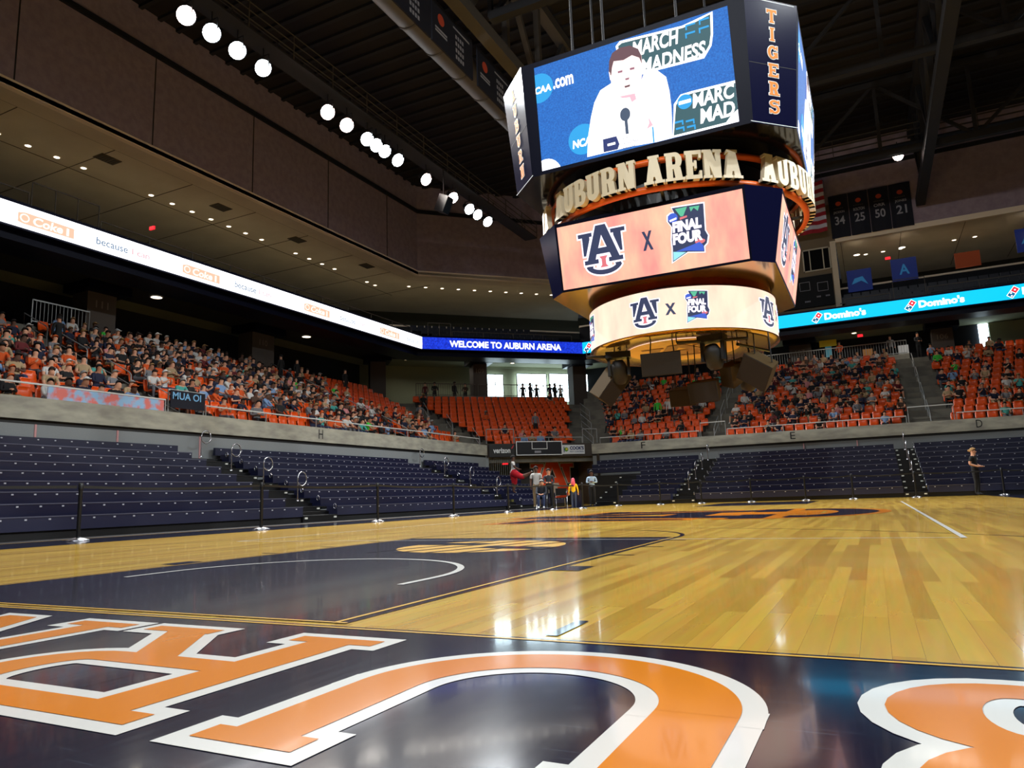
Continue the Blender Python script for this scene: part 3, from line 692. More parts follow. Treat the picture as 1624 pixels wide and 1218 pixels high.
for k in range(4):
    urow(0, k, 8, 44.5, 'long dark seat row above the white ribbon board, %s row of the left upper deck' % RN[k])
    urow(1, k, 2.3 - 0.3 * k, 11.2, 'dark seat row above the blue welcome board, %s row' % RN[k])
    urow(2, k, 18.2, 33, 'dark seat row above the cyan board at the right, %s row' % RN[k])
mb = MB(); band(mb, RIB, 5.1, 5.3, 11.2, 13.4, mat('upper_back_wall', (52, 52, 50), 0.9), (0, 1)); band(mb, RIB, 5.0, 5.4, 13.4, 13.52, BEIGE_L, (0, 1))
band(mb, RIB, 5.1, 5.3, 11.2, 13.9, DARK, (2,)); band(mb, RIB, 5.0, 5.4, 13.9, 14.02, BEIGE_L, (2,))
mb.build('trim_10', kind='structure', label='back wall of the upper deck with a pale cap rail')
def bar_rail(i, s0, s1, d, z, label, h=0.55, posts=2.2, m=STEEL_L):
    A = poly_off(RIB, d); a, b = A[i], A[i + 1]; e = (b - a).normalized(); P = lambda s, zz: V((*(a + e * s), z + zz))
    c = P((s0 + s1) / 2, 0); r = empty('front_rail', c, label, 'railing')
    mb = MB(); mb.bar(P(s0, h) - c, P(s1, h) - c, 0.04, 0.04, m); mb.build('top_rail', r)
    n = max(1, int((s1 - s0) / posts))
    for j in range(n + 1): q = s0 + (s1 - s0) * j / n; mb = MB(); mb.bar(P(q, 0) - c, P(q, h) - c, 0.03, 0.03, m); mb.build('post', r)
bar_rail(0, 6, 20.2, 0.3, 11.62, 'thin rail above the white ribbon board, left part'); bar_rail(0, 20.3, 22.9, 0.3, 11.62, 'taller rail section at a stair head above the white ribbon board', 1.0, 0.65); bar_rail(0, 23, 45, 0.3, 11.62, 'thin rail above the white ribbon board, right part', 0.4)
bar_rail(1, 0.6, 2.2, 0.3, 11.62, 'taller rail section left above the blue welcome board', 0.95, 0.8); bar_rail(1, 2.3, 11.2, 0.3, 11.62, 'thin rail above the blue welcome board', 0.4)
bar_rail(2, 17.5, 20.0, 0.3, 11.62, 'thin rail above the cyan board beside the press box', 0.45); bar_rail(2, 20.2, 21.9, 0.3, 11.62, 'taller rail section above the cyan board', 1.2, 0.85); bar_rail(2, 22, 35, 0.3, 11.62, 'thin rail above the cyan board at the right', 0.5)

# soffit, lip, upper wall, roof
SZ = 16.65
mb = MB(); band(mb, SOF, 0.0, 0.25, SZ - 0.05, SZ + 0.3, BEIGE_L, (0, 1)); band(mb, SOF, 0.0, 1.3, SZ, SZ + 0.2, BEIGE, (0, 1)); band(mb, SOF, 1.3, 12, SZ + 0.35, SZ + 0.5, BEIGE, (0, 1)); band(mb, SOF, 1.3, 1.32, SZ, SZ + 0.35, BEIGE_D, (0, 1))
A = poly_off(SOF, 0)
def farb(x0, x1, y0, y1, z0, z1, m): mb.box((x0, y0, z0), (x1, y1, z1), m)
farb(-15, -1, 48.8, 49.05, SZ - 0.05, SZ + 0.3, BEIGE_L); farb(-15, -1, 49, 61, SZ + 0.2, SZ + 0.5, BEIGE)
farb(3.1, 24, 48.8, 49.05, SZ - 0.05, SZ + 0.3, BEIGE_L); farb(3.1, 24, 49, 61, SZ + 0.2, SZ + 0.5, BEIGE)
for i in range(12):
    y = -4 + i * 4.3
    mb.box((-36, y, SZ + 0.33), (-25.3, y + 0.03, SZ + 0.352), BEIGE_D)
for i in range(5): mb.box((3.4 + i * 3.6, 49.1, SZ + 0.18), (3.43 + i * 3.6, 60, SZ + 0.202), BEIGE_D)
mb.box((-29.4, -8, SZ + 0.33), (-29.37, 44, SZ + 0.352), BEIGE_D)
mb.build('ceiling_3', kind='structure', label='beige soffit over the upper deck')
mb = MB(); band(mb, SOF, 12, 12.2, 10.9, SZ + 0.6, mat('dim_back_wall', (66, 64, 52), 0.9)); mb.build('wall_back_upper', kind='structure')
mb = MB(); band(mb, SOF, 0.04, 0.5, SZ + 0.3, 23.6, WALL_UP); band(mb, SOF, -0.1, 0.3, 21.3, 21.55, DARK)
for y in range(-6, 40, 6): mb.box((-24.1, y, SZ + 0.3), (-24.02, y + 0.05, 21.3), STEEL)
mb.box((-14, 48.95, 19.4), (24, 49.12, 19.9), STEEL); mb.build('wall_upper', kind='structure')
mb = MB(); mb.box((-26, -10, 23.4), (24, 51, 23.7), ROOF)
for i in range(58): mb.box((-26, -8 + i * 1.0, 23.25), (24, -7.8 + i * 1.0, 23.42), STEEL)
mb.build('ceiling_roof', kind='structure')
# downlights in the soffit
def downlight(x, y, z, label, r=0.13, group='soffit downlights', power=None):
    root = empty('downlight', (x, y, z), label, 'ceiling light', group)
    mb = MB(); mb.lathe([(r + 0.04, -0.02), (r + 0.04, 0.0), (r, 0.0), (r, -0.02)], BEIGE_L, 14, cap=False); mb.build('trim_ring', root)
    mb = MB(); mb.lathe([(r, -0.012), (0.001, -0.012)], DOWN, 14, cap=False); mb.build('lens', root)
    if power:
        l = bpy.data.lights.new('downlight_lamp', 'SPOT'); l.energy = power; l.spot_size = rad(150); l.color = (1, 0.93, 0.83); l.shadow_soft_size = 0.8
        o = bpy.data.objects.new('downlight_lamp', l); COL.objects.link(o); o.parent = root; o.location = (0, 0, -0.1)
DL = [14.0, 15.3, 16.6, 17.9, 21.6, 22.9, 24.2, 25.5, 26.8, 28.1, 29.4, 32.4, 33.7, 35.0, 36.3, 40.0, 41.0]
for i, y in enumerate(DL): downlight(-28.8, y, SZ + 0.34, 'small downlight in the beige soffit above the left deck, %s from the left' % ['first', 'second', 'third', 'fourth', 'fifth', 'sixth', 'seventh', 'eighth', 'ninth', 'tenth', 'eleventh', 'twelfth', 'thirteenth', 'fourteenth', 'fifteenth', 'sixteenth', 'seventeenth'][i], power=SOFFIT_W * 2)
A = poly_off(SOF, 4.1); a_, b_ = A[1], A[2]; e_ = (b_ - a_).normalized()
for i in range(11):
    q = a_ + e_ * (1.8 + 1.32 * i); downlight(q.x, q.y, SZ + 0.34, 'small round downlight in the corner soffit, %s from the left' % ['first', 'second', 'third', 'fourth', 'fifth', 'sixth', 'seventh', 'eighth', 'ninth', 'tenth', 'eleventh'][i], power=SOFFIT_W * 2)
for i, x in enumerate((4.9, 6.0, 7.1, 10.3, 11.5)): downlight(x, 53.5, SZ + 0.19, 'small round downlight in the far soffit right of the press box, %s from the left' % ['first', 'second', 'third', 'fourth', 'fifth'][i], power=SOFFIT_W * 3)
# concourse ceiling lights
for i, (fn, s, d, w) in enumerate(((left_pt, 20.6, 10.5, 'left of column 110'), (left_pt, 31.2, 10.5, 'right of column 110'), (corn_pt, -2.8, 11.6, 'in the left of the corner concourse'), (corn_pt, 1.0, 11.5, 'left of column 109'), (corn_pt, 4.6, 9.6, 'right of column 109'), (corn_pt, 5.6, 12.0, 'above the bright windows'),
    (far_pt, -1.9, 10.5, 'left of column 107'), (far_pt, -4.4, 12.8, 'behind the speakers'), (far_pt, 1.7, 10.6, 'right of column 107'), (far_pt, 3.6, 12.3, 'in mid far concourse'), (far_pt, 6.4, 9.0, 'left of column 106'), (far_pt, 7.0, 11.5, 'just left of column 106, lower'), (far_pt, 12.0, 11.0, 'right of column 106'))):
    p = fn(s, d, 10.93 if i > 1 else 10.83); downlight(p.x, p.y, p.z, 'round ceiling light of the concourse, ' + w, 0.26 if i < 2 else 0.15, 'concourse ceiling lights', power=90 if i > 1 else 60)
# red glows and wall vents
for x, y, z, w in ((6.15, 51.4, 15.7, 'above the far upper deck'), (3.95, 50.2, 10.4, 'under the far ribbon board'), (-25.9, 19.6, 13.9, 'on the left upper deck')):
    mb = MB(); mb.box((-0.16, -0.04, -0.08), (0.16, 0.04, 0.08), REDSIGN); mb.build('exit_sign', label='small glowing red exit sign ' + w, cat='exit sign', loc=(x, y, z))
for i, (x, y) in enumerate(((-27.0, 17.9), (-27.0, 24.6), (-27.0, 30.6), (-26.5, 37.0))):
    mb = MB(); mb.box((-0.35, -0.5, -0.03), (0.35, 0.5, 0), BEIGE_D)
    for q in range(6): mb.box((-0.3, -0.42 + q * 0.15, -0.05), (0.3, -0.34 + q * 0.15, -0.03), STEEL_L)
    mb.build('air_vent', label='square air vent in the left soffit, %s from the left' % ['first', 'second', 'third', 'fourth'][i], cat='air vent', group='soffit air vents', loc=(x, y, SZ + 0.345))

# press box, far left of the right soffit
mb = MB(); mb.box((-1.0, 48.8, 12.0), (3.05, 49.3, 19.3), mat('beige_wall', (118, 104, 84), 0.9)); mb.box((2.75, 48.7, 12.0), (3.1, 48.85, 16.7), BEIGE); mb.build('wall_press_box', kind='structure')
w8 = MB(); F_ = mat('aluminium_window_frame', (190, 180, 160), 0.5)
for (x0, x1, z0, z1) in ((1.0, 2.72, 14.85, 14.93), (1.0, 2.72, 16.32, 16.4), (1.0, 1.08, 14.85, 16.4), (1.42, 1.48, 14.9, 16.35), (2.24, 2.31, 14.9, 16.35), (2.64, 2.72, 14.85, 16.4)): w8.box((x0, 48.7, z0), (x1, 48.8, z1), F_)
o = w8.build('window_8', kind='structure'); mb = MB(); mb.box((1.05, 48.76, 14.9), (2.7, 48.79, 16.35), mat('dark_glass', (16, 16, 18), 0.1)); mb.build('glass', o)
root = empty('auxiliary_scoreboard', (1.4, 48.6, 12.4), 'black auxiliary scoreboard with white outlined boxes under the press box window', 'scoreboard')
mb = MB(); mb.box((-2.4, 0, 0), (1.3, 0.15, 2.1), mat('black_board_panel', (8, 8, 12), 0.6, spec=0.2)); mb.build('panel', root)
for (x0, z0, x1, z1) in ((-0.75, 1.15, -0.1, 1.75), (0.35, 1.0, 1.0, 1.6)):
    mb = MB()
    for (a1, b1, a2, b2) in ((x0, z0, x1, z0 + .03), (x0, z1 - .03, x1, z1), (x0, z0, x0 + .03, z1), (x1 - .03, z0, x1, z1)): mb.box((a1, -0.02, b1), (a2, 0, b2), BANT)
    mb.build('outline_box', root)
mb = MB(); A = Art(); [A.rect(x_, y_, x_ + 0.06, y_ + 0.1, BANT) for x_, y_ in ((-0.5, 0.35), (-0.41, 0.35), (-0.32, 0.35), (-0.23, 0.35), (0.25, 0.6), (0.34, 0.6), (0.43, 0.6), (0.8, 0.6), (0.89, 0.6), (0.98, 0.6))]; A.place(mb, lambda u, v, w: V((u, -w, v))); mb.build('panel_lettering', root)
# jersey banners and the flag on the far wall
def banner(x0, x1, zt, zb, num, name_, label):
    c = V(((x0 + x1) / 2, 48.7, zb)); root = empty('jersey_banner', c, label, 'banner', 'retired number banners on the far wall')
    W_ = x1 - x0; H = zt - zb; mb = MB(); n = 6
    for i in range(n):
        u0, u1 = -W_ / 2 + W_ * i / n, -W_ / 2 + W_ * (i + 1) / n; y0, y1 = 0.03 * sin(i * 1.3), 0.03 * sin((i + 1) * 1.3)
        mb.mesh([(u0, y0, 0), (u1, y1, 0), (u1, y1, H), (u0, y0, H), (u0, y0 + .02, 0), (u1, y1 + .02, 0), (u1, y1 + .02, H), (u0, y0 + .02, H)], [(0, 1, 2, 3), (7, 6, 5, 4), (0, 4, 5, 1), (3, 2, 6, 7)], BANN)
    mb.build('cloth', root)
    mb = MB(); A = Art(); text(A, num, -0.3, H * 0.30, 0.3, H * 0.50, BANT, 0, 0.02); text(A, name_, -0.33, H * 0.56, 0.33, H * 0.63, BANT); A.circ(0, H * 0.8, 0.17, mat('banner_orange', (190, 70, 40), 0.8), 0, 0.15, 16)
    [A.rect(-0.3 + j * 0.1, H * 0.68, -0.24 + j * 0.1, H * 0.7, STEEL_L) for j in range(6)]
    A.place(mb, lambda u, v, w: V((u, -0.05 - w, v))); mb.build('print', root)
    mb = MB(); mb.bar((-W_ / 2, 0, H), (W_ / 2, 0, H), 0.05, 0.05, BLACKM); mb.build('hanging_rod', root)
for x0, x1, n_, nm_ in ((2.95, 4.1, '34', 'JACKSON'), (4.14, 5.3, '25', 'BOLTON'), (5.34, 6.5, '50', 'ORR'), (6.54, 7.75, '21', 'JONES')):
    banner(x0, x1, 19.75, 16.85, n_, nm_, 'dark navy wall banner with the number %s and the name %s' % (n_, nm_))
root = empty('american_flag', (2.0, 47.6, 17.1), 'large flag with red and white stripes hanging beside the number banners', 'flag')
mb = MB(); W_, H_ = 2.1, 3.5; n = 16
for s in range(13):
    for i in range(n):
        u0, u1 = -1.35 + W_ * i / n, -1.35 + W_ * (i + 1) / n; z0, z1 = H_ * s / 13, H_ * (s + 1) / 13
        yy = lambda u: 0.07 * sin(u * 7)
        m_ = FLAG_R if s % 2 == 0 else FLAG_W
        if u1 < -0.5 and s >= 6: m_ = FLAG_B
        mb.mesh([(u0, yy(u0), z0), (u1, yy(u1), z0), (u1, yy(u1), z1), (u0, yy(u0), z1), (u0, yy(u0) + .02, z0), (u1, yy(u1) + .02, z0), (u1, yy(u1) + .02, z1), (u0, yy(u0) + .02, z1)], [(0, 1, 2, 3), (7, 6, 5, 4)], m_, True)
mb.build('cloth', root); mb = MB(); mb.bar((-1.4, 0, H_), (0.8, 0, H_), 0.05, 0.05, STEEL_L); mb.build('hanging_rod', root)
mb = MB(); mb.tube([(-1.3, 0, H_), (-1.3, 0, 6.3)], 0.01, BLACKM, 4); mb.tube([(0.7, 0, H_), (0.7, 0, 6.3)], 0.01, BLACKM, 4); mb.build('hanging_cable', root)
# blue banners on the far upper concourse, their glow put into the colour
BL1 = em('glow_blue_banner', (10, 40, 120), 0.28); BL2 = em('glow_teal_art', (40, 120, 170), 0.4)
for i, (x, z, w) in enumerate(((4.3, 14.3, 'left of the red exit sign'), (7.0, 14.6, 'right of the red exit sign, with a pale letter A'), (14.0, 15.3, 'at the right edge'))):
    root = empty('glow_banner', (x, 50.9, z - 0.7), 'blue wall banner with glow put in its colour, %s' % w, 'banner', 'blue banners with glow in their colour')
    mb = MB(); mb.box((-0.75, 0, 0), (0.75, 0.06, 1.5), BL1); mb.build('panel', root)
    mb = MB(); A = Art()
    if i == 1: text(A, 'A', -0.3, 0.4, 0.3, 1.1, BL2, 0, 0.02)
    else: A.add([(-0.5, 0.5), (0.1, 0.7), (0.5, 0.4), (0.2, 1.0), (-0.3, 0.9)], BL2, 0)
    A.place(mb, lambda u, v, w_: V((u, -w_, v))); mb.build('artwork', root)
    downlight(x, 50.4, 16.0, 'bright lamp above the blue banner ' + w.split(',')[0], 0.2, 'banner lamps')
mb = MB(); mb.box((-0.7, 0, 0), (0.7, 0.06, 1.0), mat('orange_wall_sign', (190, 80, 20), 0.6)); mb.build('wall_sign', label='orange wall sign on the far upper deck between the blue banners', cat='sign', loc=(10.6, 51.0, 14.2))

# =================================================================== ROOF STEEL, CATWALK, FLOODLIGHTS
def truss(p, q, h, label, m=STEEL, chord=0.45, bay=3.2, group='roof trusses'):
    p = V(p); q = V(q); c = (p + q) / 2; r = empty('roof_truss', c, label, 'roof truss', group); d = (q - p); L = d.length; d.normalize(); U = V((0, 0, h))
    mb = MB(); mb.bar(p - c, q - c, chord, chord, m); mb.build('bottom_chord', r)
    mb = MB(); mb.bar(p + U - c, q + U - c, chord, chord, m); mb.build('top_chord', r)
    n = max(2, int(L / bay)); mb = MB()
    for i in range(n):
        a = p + d * L * i / n - c; b = p + d * L * (i + 1) / n - c
        mb.bar(a, a + U, chord * 0.5, chord * 0.5, m)
        if i % 2 == 0: mb.bar(a, b + U, chord * 0.45, chord * 0.45, m)
        else: mb.bar(b, a + U, chord * 0.45, chord * 0.45, m)
    mb.build('web_members', r)
truss((-7.8, -8, 18.2), (-7.8, 48.5, 18.2), 4.6, 'long roof truss left of the centre scoreboard, pale bottom chord', STEEL_L, 0.5)
truss((8.2, -8, 18.2), (8.2, 48.5, 18.2), 4.6, 'long roof truss right of the centre scoreboard', STEEL, 0.5)
for y, w in ((9.0, 'nearest the camera'), (20.0, 'behind the scoreboard'), (31.0, 'above the far half of the court'), (41.0, 'nearest the far wall')):
    truss((-7.5, y, 18.7), (24, y, 18.7), 4.2, 'cross roof truss ' + w, STEEL, 0.35, 4.0, 'cross roof trusses')
root = empty('ventilation_duct', (-10.6, 24, 19.4), 'fat grey round ventilation duct beside the hanging banners', 'duct')
mb = MB(); mb.tube([(0, -30, 0), (0, 22, 0)], 0.62, mat('grey_duct_skin', (92, 88, 84), 0.6, 0.2), 24); mb.build('duct_body', root)
for i in range(26):
    mb = MB(); mb.tube([(0, -29 + 2 * i, 0), (0, -28.9 + 2 * i, 0)], 0.65, STEEL_L, 24); mb.build('duct_band', root)
# championship banners hung off the left truss
for i, y in enumerate((15.6, 18.6, 21.9, 24.9)):
    root = empty('roof_banner', (-8.4, y, 16.4), 'navy banner with orange emblem on the left roof truss, %s from the camera' % ['first', 'second', 'third', 'fourth'][i], 'banner', 'navy banners on the left truss')
    mb = MB(); mb.box((-0.03, -1.45, 0), (0.03, 1.45, 1.7), BANN); mb.build('cloth', root)
    mb = MB(); A = Art(); A.circ(-0.85, 1.1, 0.22, mat('banner_orange', (190, 70, 40), 0.8), 0); A.rect(-1.25, 0.62, -0.45, 0.7, BANT); A.rect(-1.25, 0.5, -0.45, 0.58, BANT); A.rect(0.0, 1.35, 1.2, 1.42, BANT)
    for q in range(4):
        for j in range(4): A.rect(0.15 + j * 0.16, 1.0 - q * 0.27, 0.26 + j * 0.16, 1.16 - q * 0.27, BANT)
    A.place(mb, lambda u, v, w: V((0.03 + w, -u if False else u, v))); mb.build('print', root)
def catwalk(p, q, label):
    p = V(p); q = V(q); c = (p + q) / 2; r = empty('catwalk', c, label, 'catwalk'); d = (q - p).normalized(); n = V((-d.y, d.x, 0))
    mb = MB(); mb.bar(p - c, q - c, 0.9, 0.08, STEEL); mb.build('walkway', r)
    mb = MB()
    for s in (-1, 1):
        for h in (0.35, 0.7, 1.05): mb.bar(p - c + n * 0.45 * s + V((0, 0, h)), q - c + n * 0.45 * s + V((0, 0, h)), 0.035, 0.035, STEEL_L)
    L = (q - p).length
    for i in range(int(L / 2.4) + 1):
        for s in (-1, 1): a = p - c + d * (2.4 * i) + n * 0.45 * s; mb.bar(a, a + V((0, 0, 1.05)), 0.04, 0.04, STEEL_L)
    mb.build('side_rails', r)
catwalk((-16, -6, 18.46), (-16, 42, 18.46), 'dark catwalk carrying the left floodlights')
catwalk((-6, 42.5, 19.6), (22, 42.5, 19.6), 'dark catwalk with rails below the roof at the far wall')
WARM = em('floodlight_warm', (255, 225, 215), 40); COOL = em('floodlight_cool', (235, 250, 255), 40)
def flood(loc, target, label, lensm, power, warm=False, r=0.32, cone=95):
    loc = V(loc); d = (V(target) - loc).normalized(); rot = d.to_track_quat('-Z', 'Y').to_matrix().to_4x4()
    root = empty('floodlight', loc, label, 'floodlight', 'catwalk floodlights')
    mb = MB(); mb.lathe([(0.12, 0.42), (0.2, 0.3), (r + 0.02, 0.05), (r + 0.03, -0.02), (r + 0.01, -0.03)], STEEL, 18, T=rot, cap=False); mb.lathe([(0.13, 0.42), (0.13, 0.62)], STEEL, 12, T=rot); mb.build('housing', root)
    mb = MB(); mb.lathe([(r, 0.0), (0.001, 0.0)], lensm, 18, T=rot, cap=False); mb.build('lens', root)
    mb = MB(); mb.bar((0, 0, 0.85), (0, 0, 0.5), 0.04, 0.04, STEEL); mb.bar((-0.3, 0, 0.5), (0.3, 0, 0.5), 0.04, 0.04, STEEL)
    for s in (-1, 1): mb.bar((0.3 * s, 0, 0.5), (0.3 * s, 0, 0.0), 0.04, 0.03, STEEL)
    mb.build('yoke', root)
    if power:
        l = bpy.data.lights.new('floodlight_lamp', 'SPOT'); l.energy = power; l.spot_size = rad(cone); l.spot_blend = 0.8; l.shadow_soft_size = 0.3
        l.color = (1, 0.93, 0.86) if warm else (0.93, 0.98, 1)
        o = bpy.data.objects.new('floodlight_lamp', l); COL.objects.link(o); o.parent = root
        o.matrix_local = M.Translation(d * 0.12) @ rot
LY = [(11.4, 1), (13.2, 1), (14.3, 0), (15.5, 0), (16.8, 0), (20.6, 1), (21.9, 1), (23.4, 0), (24.1, 0), (24.8, 0), (25.9, 0), (28.5, 1), (31.3, 1), (33.2, 0), (34.2, 0), (35.5, 0)]
NW = ['first', 'second', 'third', 'fourth', 'fifth', 'sixth', 'seventh', 'eighth', 'ninth', 'tenth', 'eleventh', 'twelfth', 'thirteenth', 'fourteenth', 'fifteenth', 'sixteenth']
for i, (y, wm) in enumerate(LY):
    flood((-16, y, 17.55), (2 + (i % 3) * 2, 4 + i * 1.6, 0), '%s floodlight on the left catwalk, %s from the picture edge' % ('warm' if wm else 'cool white', NW[i]), WARM if wm else COOL, FLOOD_W * (0.8 if wm else 1.0), wm)
for i in range(8):
    flood((16, 2 + i * 4.6, 17.55), (-3 - (i % 2) * 3, 3 + i * 3.4, 0), 'floodlight on the right side of the roof, %s from the camera' % NW[i], COOL, FLOOD_W * 1.2, cone=76)
flood((6.85, 41.75, 18.75), (2, 20, 0), 'single lit floodlight below the catwalk at the far wall', WARM, FLOOD_W * 0.5, True, 0.26)
for i in range(3): flood((-5 + i * 5, -8.5, 18), (0, 20, 2), 'added unseen floodlight above the near baseline, %s from the left' % NW[i], COOL, FLOOD_W * 0.9)  # unseen lamps added to light the scoreboard's ring letters from the front
# loudspeaker array hanging among the floodlights
root = empty('hanging_loudspeaker', (-15.4, 29.3, 16.3), 'black loudspeaker hanging below the left floodlights', 'loudspeaker')
T_ = M.Rotation(rad(25), 4, 'Y')
mb = MB(); mb.box((-0.3, -0.3, -0.45), (0.3, 0.3, 0.45), BLACKM, T_); mb.build('cabinet', root); mb = MB(); mb.bar((0, 0, 0.4), (0, 0, 2.0), 0.05, 0.05, STEEL); mb.build('hanging_pole', root)

# =================================================================== CENTRE-HUNG SCOREBOARD
SX, SY = 0.12, 14.33
SB = empty('centre_scoreboard', (SX, SY, 3.8), 'huge four-sided centre scoreboard with lit screens, letter ring and round lower display', 'scoreboard')
def P_(x, y, z): return V((x, y, z - 3.8))                 # scoreboard-local, z given as world height
def octo(a, w, z): return [P_(-w, -a, z), P_(w, -a, z), P_(a, -w, z), P_(a, w, z), P_(w, a, z), P_(-w, a, z), P_(-a, w, z), P_(-a, -w, z)]
def frust(name, lo, hi, mside, mbot, mtop, mcham=None):
    mb = MB(); A, B = octo(*lo), octo(*hi)
    for i in range(8):
        j = (i + 1) % 8; mb.face([A[i], A[j], B[j], B[i]], mside if i % 2 == 0 else (mcham or mside))
    mb.face(A[::-1], mbot); mb.face(B, mtop)
    return mb.build(name, SB)
UT, UB = (3.28, 2.40, 9.98), (3.04, 2.33, 7.45)
MT, MBt = (2.66, 2.02, 6.42), (2.39, 2.01, 4.93)
frust('upper_housing', UB, UT, DKNAVY, MIRROR, BLACKM, GLOSSNAVY)
frust('middle_housing', MBt, MT, DKNAVY, GOLDPANEL, BLACKM, GLOSSNAVY)
def side_frame(k, lo, hi, z0, z1):
    """u,v on face k (0 front,1 right,2 back,3 left), v upward from z0; leaning face"""
    (a0, w0, za), (a1, w1, zb) = lo, hi; sl = (a1 - a0) / (zb - za)
    R_ = M.Rotation(k * pi / 2, 4, 'Z'); nrm = V((0, -1, -sl)).normalized(); upv = V((0, -sl, 1)).normalized()
    o = V((0, -(a0 + sl * (z0 - za)), z0 - 3.8))
    return lambda u, v, w=0: R_ @ (o + V((1, 0, 0)) * u + upv * v + nrm * w)
# --- picture shown on the big screens
B1 = noise_mat('screen_blue', (10, 88, 175), (26, 112, 200), 30, emit=1.2)
CY = em('screen_cyan', (20, 150, 215), 1.3); WH = em('screen_white', (255, 252, 252), 2.0); SKN = em('screen_face', (255, 226, 222), 1.5); HR = em('screen_hair', (110, 70, 80), 0.9)
PK = em('screen_pink_shade', (240, 190, 205), 1.1); GRN = em('screen_teal_grey', (45, 95, 105), 0.9); NB = em('screen_navy', (20, 45, 120), 0.9); MIC = em('screen_dark_grey', (70, 90, 120), 0.8); EYE = em('screen_eye_shadow', (170, 110, 130), 0.9)
def big_screen_art():
    A = Art(); W_, H_ = 4.16, 2.34
    # zoomed-photo coordinates of the screen corners -> screen coordinates
    def S(x, y):
        tl, tr, br, bl = (200, 320), (1128, 38), (1183, 590), (240, 822); a, b = 0.5, 0.5
        for _ in range(12):
            fx = (1 - a) * (1 - b) * tl[0] + a * (1 - b) * tr[0] + a * b * br[0] + (1 - a) * b * bl[0] - x
            fy = (1 - a) * (1 - b) * tl[1] + a * (1 - b) * tr[1] + a * b * br[1] + (1 - a) * b * bl[1] - y
            ax = (1 - b) * (tr[0] - tl[0]) + b * (br[0] - bl[0]); ay = (1 - b) * (tr[1] - tl[1]) + b * (br[1] - bl[1])
            bx = (1 - a) * (bl[0] - tl[0]) + a * (br[0] - tr[0]); by = (1 - a) * (bl[1] - tl[1]) + a * (br[1] - tr[1])
            D = ax * by - ay * bx; a -= (fx * by - fy * bx) / D; b -= (ax * fy - ay * fx) / D
        return (W_ * (a - 0.5), H_ * (1 - b))
    def P(pts, m, l): A.add([S(*p) for p in pts], m, l)
    A.rect(-W_ / 2, 0, W_ / 2, H_, B1, 0)
    x, y = S(228, 420); A.circ(x, y, 0.33, CY, 1); text(A, 'CAA', x - 0.12, y - 0.12, x + 0.28, y + 0.04, WH, 2, 0.04, 0.1); text(A, '.com', x + 0.33, y - 0.12, x + 0.80, y + 0.1, WH, 2, 0.03)
    x, y = S(455, 665); A.circ(x, y, 0.33, CY, 1); text(A, 'NCAA', x - 0.24, y - 0.16, x + 0.3, y + 0.02, WH, 2, 0.04, 0.1)
    x, y = S(265, 850); A.circ(x, y, 0.36, WH, 1, 0.40)
    # backing of the bracket logo, upper right
    P([(620, 215), (640, 190), (930, 125), (985, 100), (1065, 62), (1068, 170), (1062, 225), (1030, 285), (800, 340), (700, 345), (630, 260)], WH, 1)
    P([(632, 215), (650, 200), (935, 135), (990, 110), (1055, 75), (1058, 172), (1052, 222), (1024, 275), (800, 328), (705, 333), (640, 255)], GRN, 2)
    def txt(s, q0, q1, h, m=WH, l=3, bold=0.03, shear=0.12):
        x0, y0 = S(*q0); x1, y0 = S(*q1); text(A, s, x0, y0, x1, y0 + h, m, l, bold, shear)
    txt('MARCH', (700, 245), (912, 212), 0.33); txt('MADNESS', (740, 318), (1035, 275), 0.32)
    for q in ((945, 128), (1005, 105)):
        for dy in (0, 40): x, y = S(q[0], q[1] + dy); A.rect(x, y - 0.02, x + 0.2, y + 0.02, CY, 3); A.rect(x, y - 0.09, x + 0.03, y, CY, 3)
    P([(895, 500), (925, 455), (975, 440), (1166, 395), (1182, 595), (890, 660)], WH, 1); P([(905, 505), (932, 465), (980, 450), (1168, 408), (1181, 580), (895, 650)], GRN, 2)
    x, y = S(945, 490); A.circ(x, y, 0.15, CY, 3); A.rect(x - 0.12, y - 0.04, x + 0.12, y + 0.03, WH, 4)
    txt('MARC', (980, 510), (1160, 478), 0.30, shear=0.1); txt('MAD', (1015, 590), (1165, 560), 0.30, shear=0.1)
    for q in ((900, 590), (905, 620), (950, 585), (955, 612)): x, y = S(*q); A.rect(x, y - 0.02, x + 0.17, y + 0.02, CY, 3); A.rect(x + 0.14, y - 0.08, x + 0.17, y, CY, 3)
    P([(1120, 605), (1150, 560), (1180, 530), (1183, 590)], WH, 4)
    # speaker at the desk
    P([(478, 752), (482, 660), (498, 560), (515, 490), (545, 430), (600, 395), (640, 430), (720, 440), (760, 345), (820, 338), (860, 370), (876, 440), (885, 520), (890, 668), (700, 700)], WH, 5)
    P([(600, 400), (592, 340), (600, 280), (640, 240), (700, 235), (745, 260), (752, 330), (742, 400), (715, 450), (680, 470), (640, 462)], SKN, 6)
    P([(588, 345), (590, 290), (605, 250), (640, 225), (690, 215), (730, 232), (745, 265), (748, 305), (735, 275), (700, 262), (660, 285), (612, 290), (604, 320), (600, 360)], HR, 7)
    P([(588, 340), (594, 345), (602, 385), (594, 380)], SKN, 7)
    for q in (((632, 340), (655, 334), (655, 344), (634, 349)), ((690, 325), (712, 320), (713, 330), (692, 335))): P(q, EYE, 8)
    P([(668, 375), (688, 370), (686, 380), (670, 383)], EYE, 8); P([(664, 412), (692, 404), (690, 414), (668, 420)], HR, 8)
    P([(640, 462), (715, 448), (722, 475), (700, 490), (690, 465), (655, 470)], PK, 8)
    P([(778, 560), (800, 600), (770, 620), (782, 590)], PK, 6)
    x, y = S(668, 548); A.circ(x, y, 0.11, MIC, 9, 0.14); A.rect(x - 0.025, y - 0.42, x + 0.04, y - 0.1, MIC, 9)
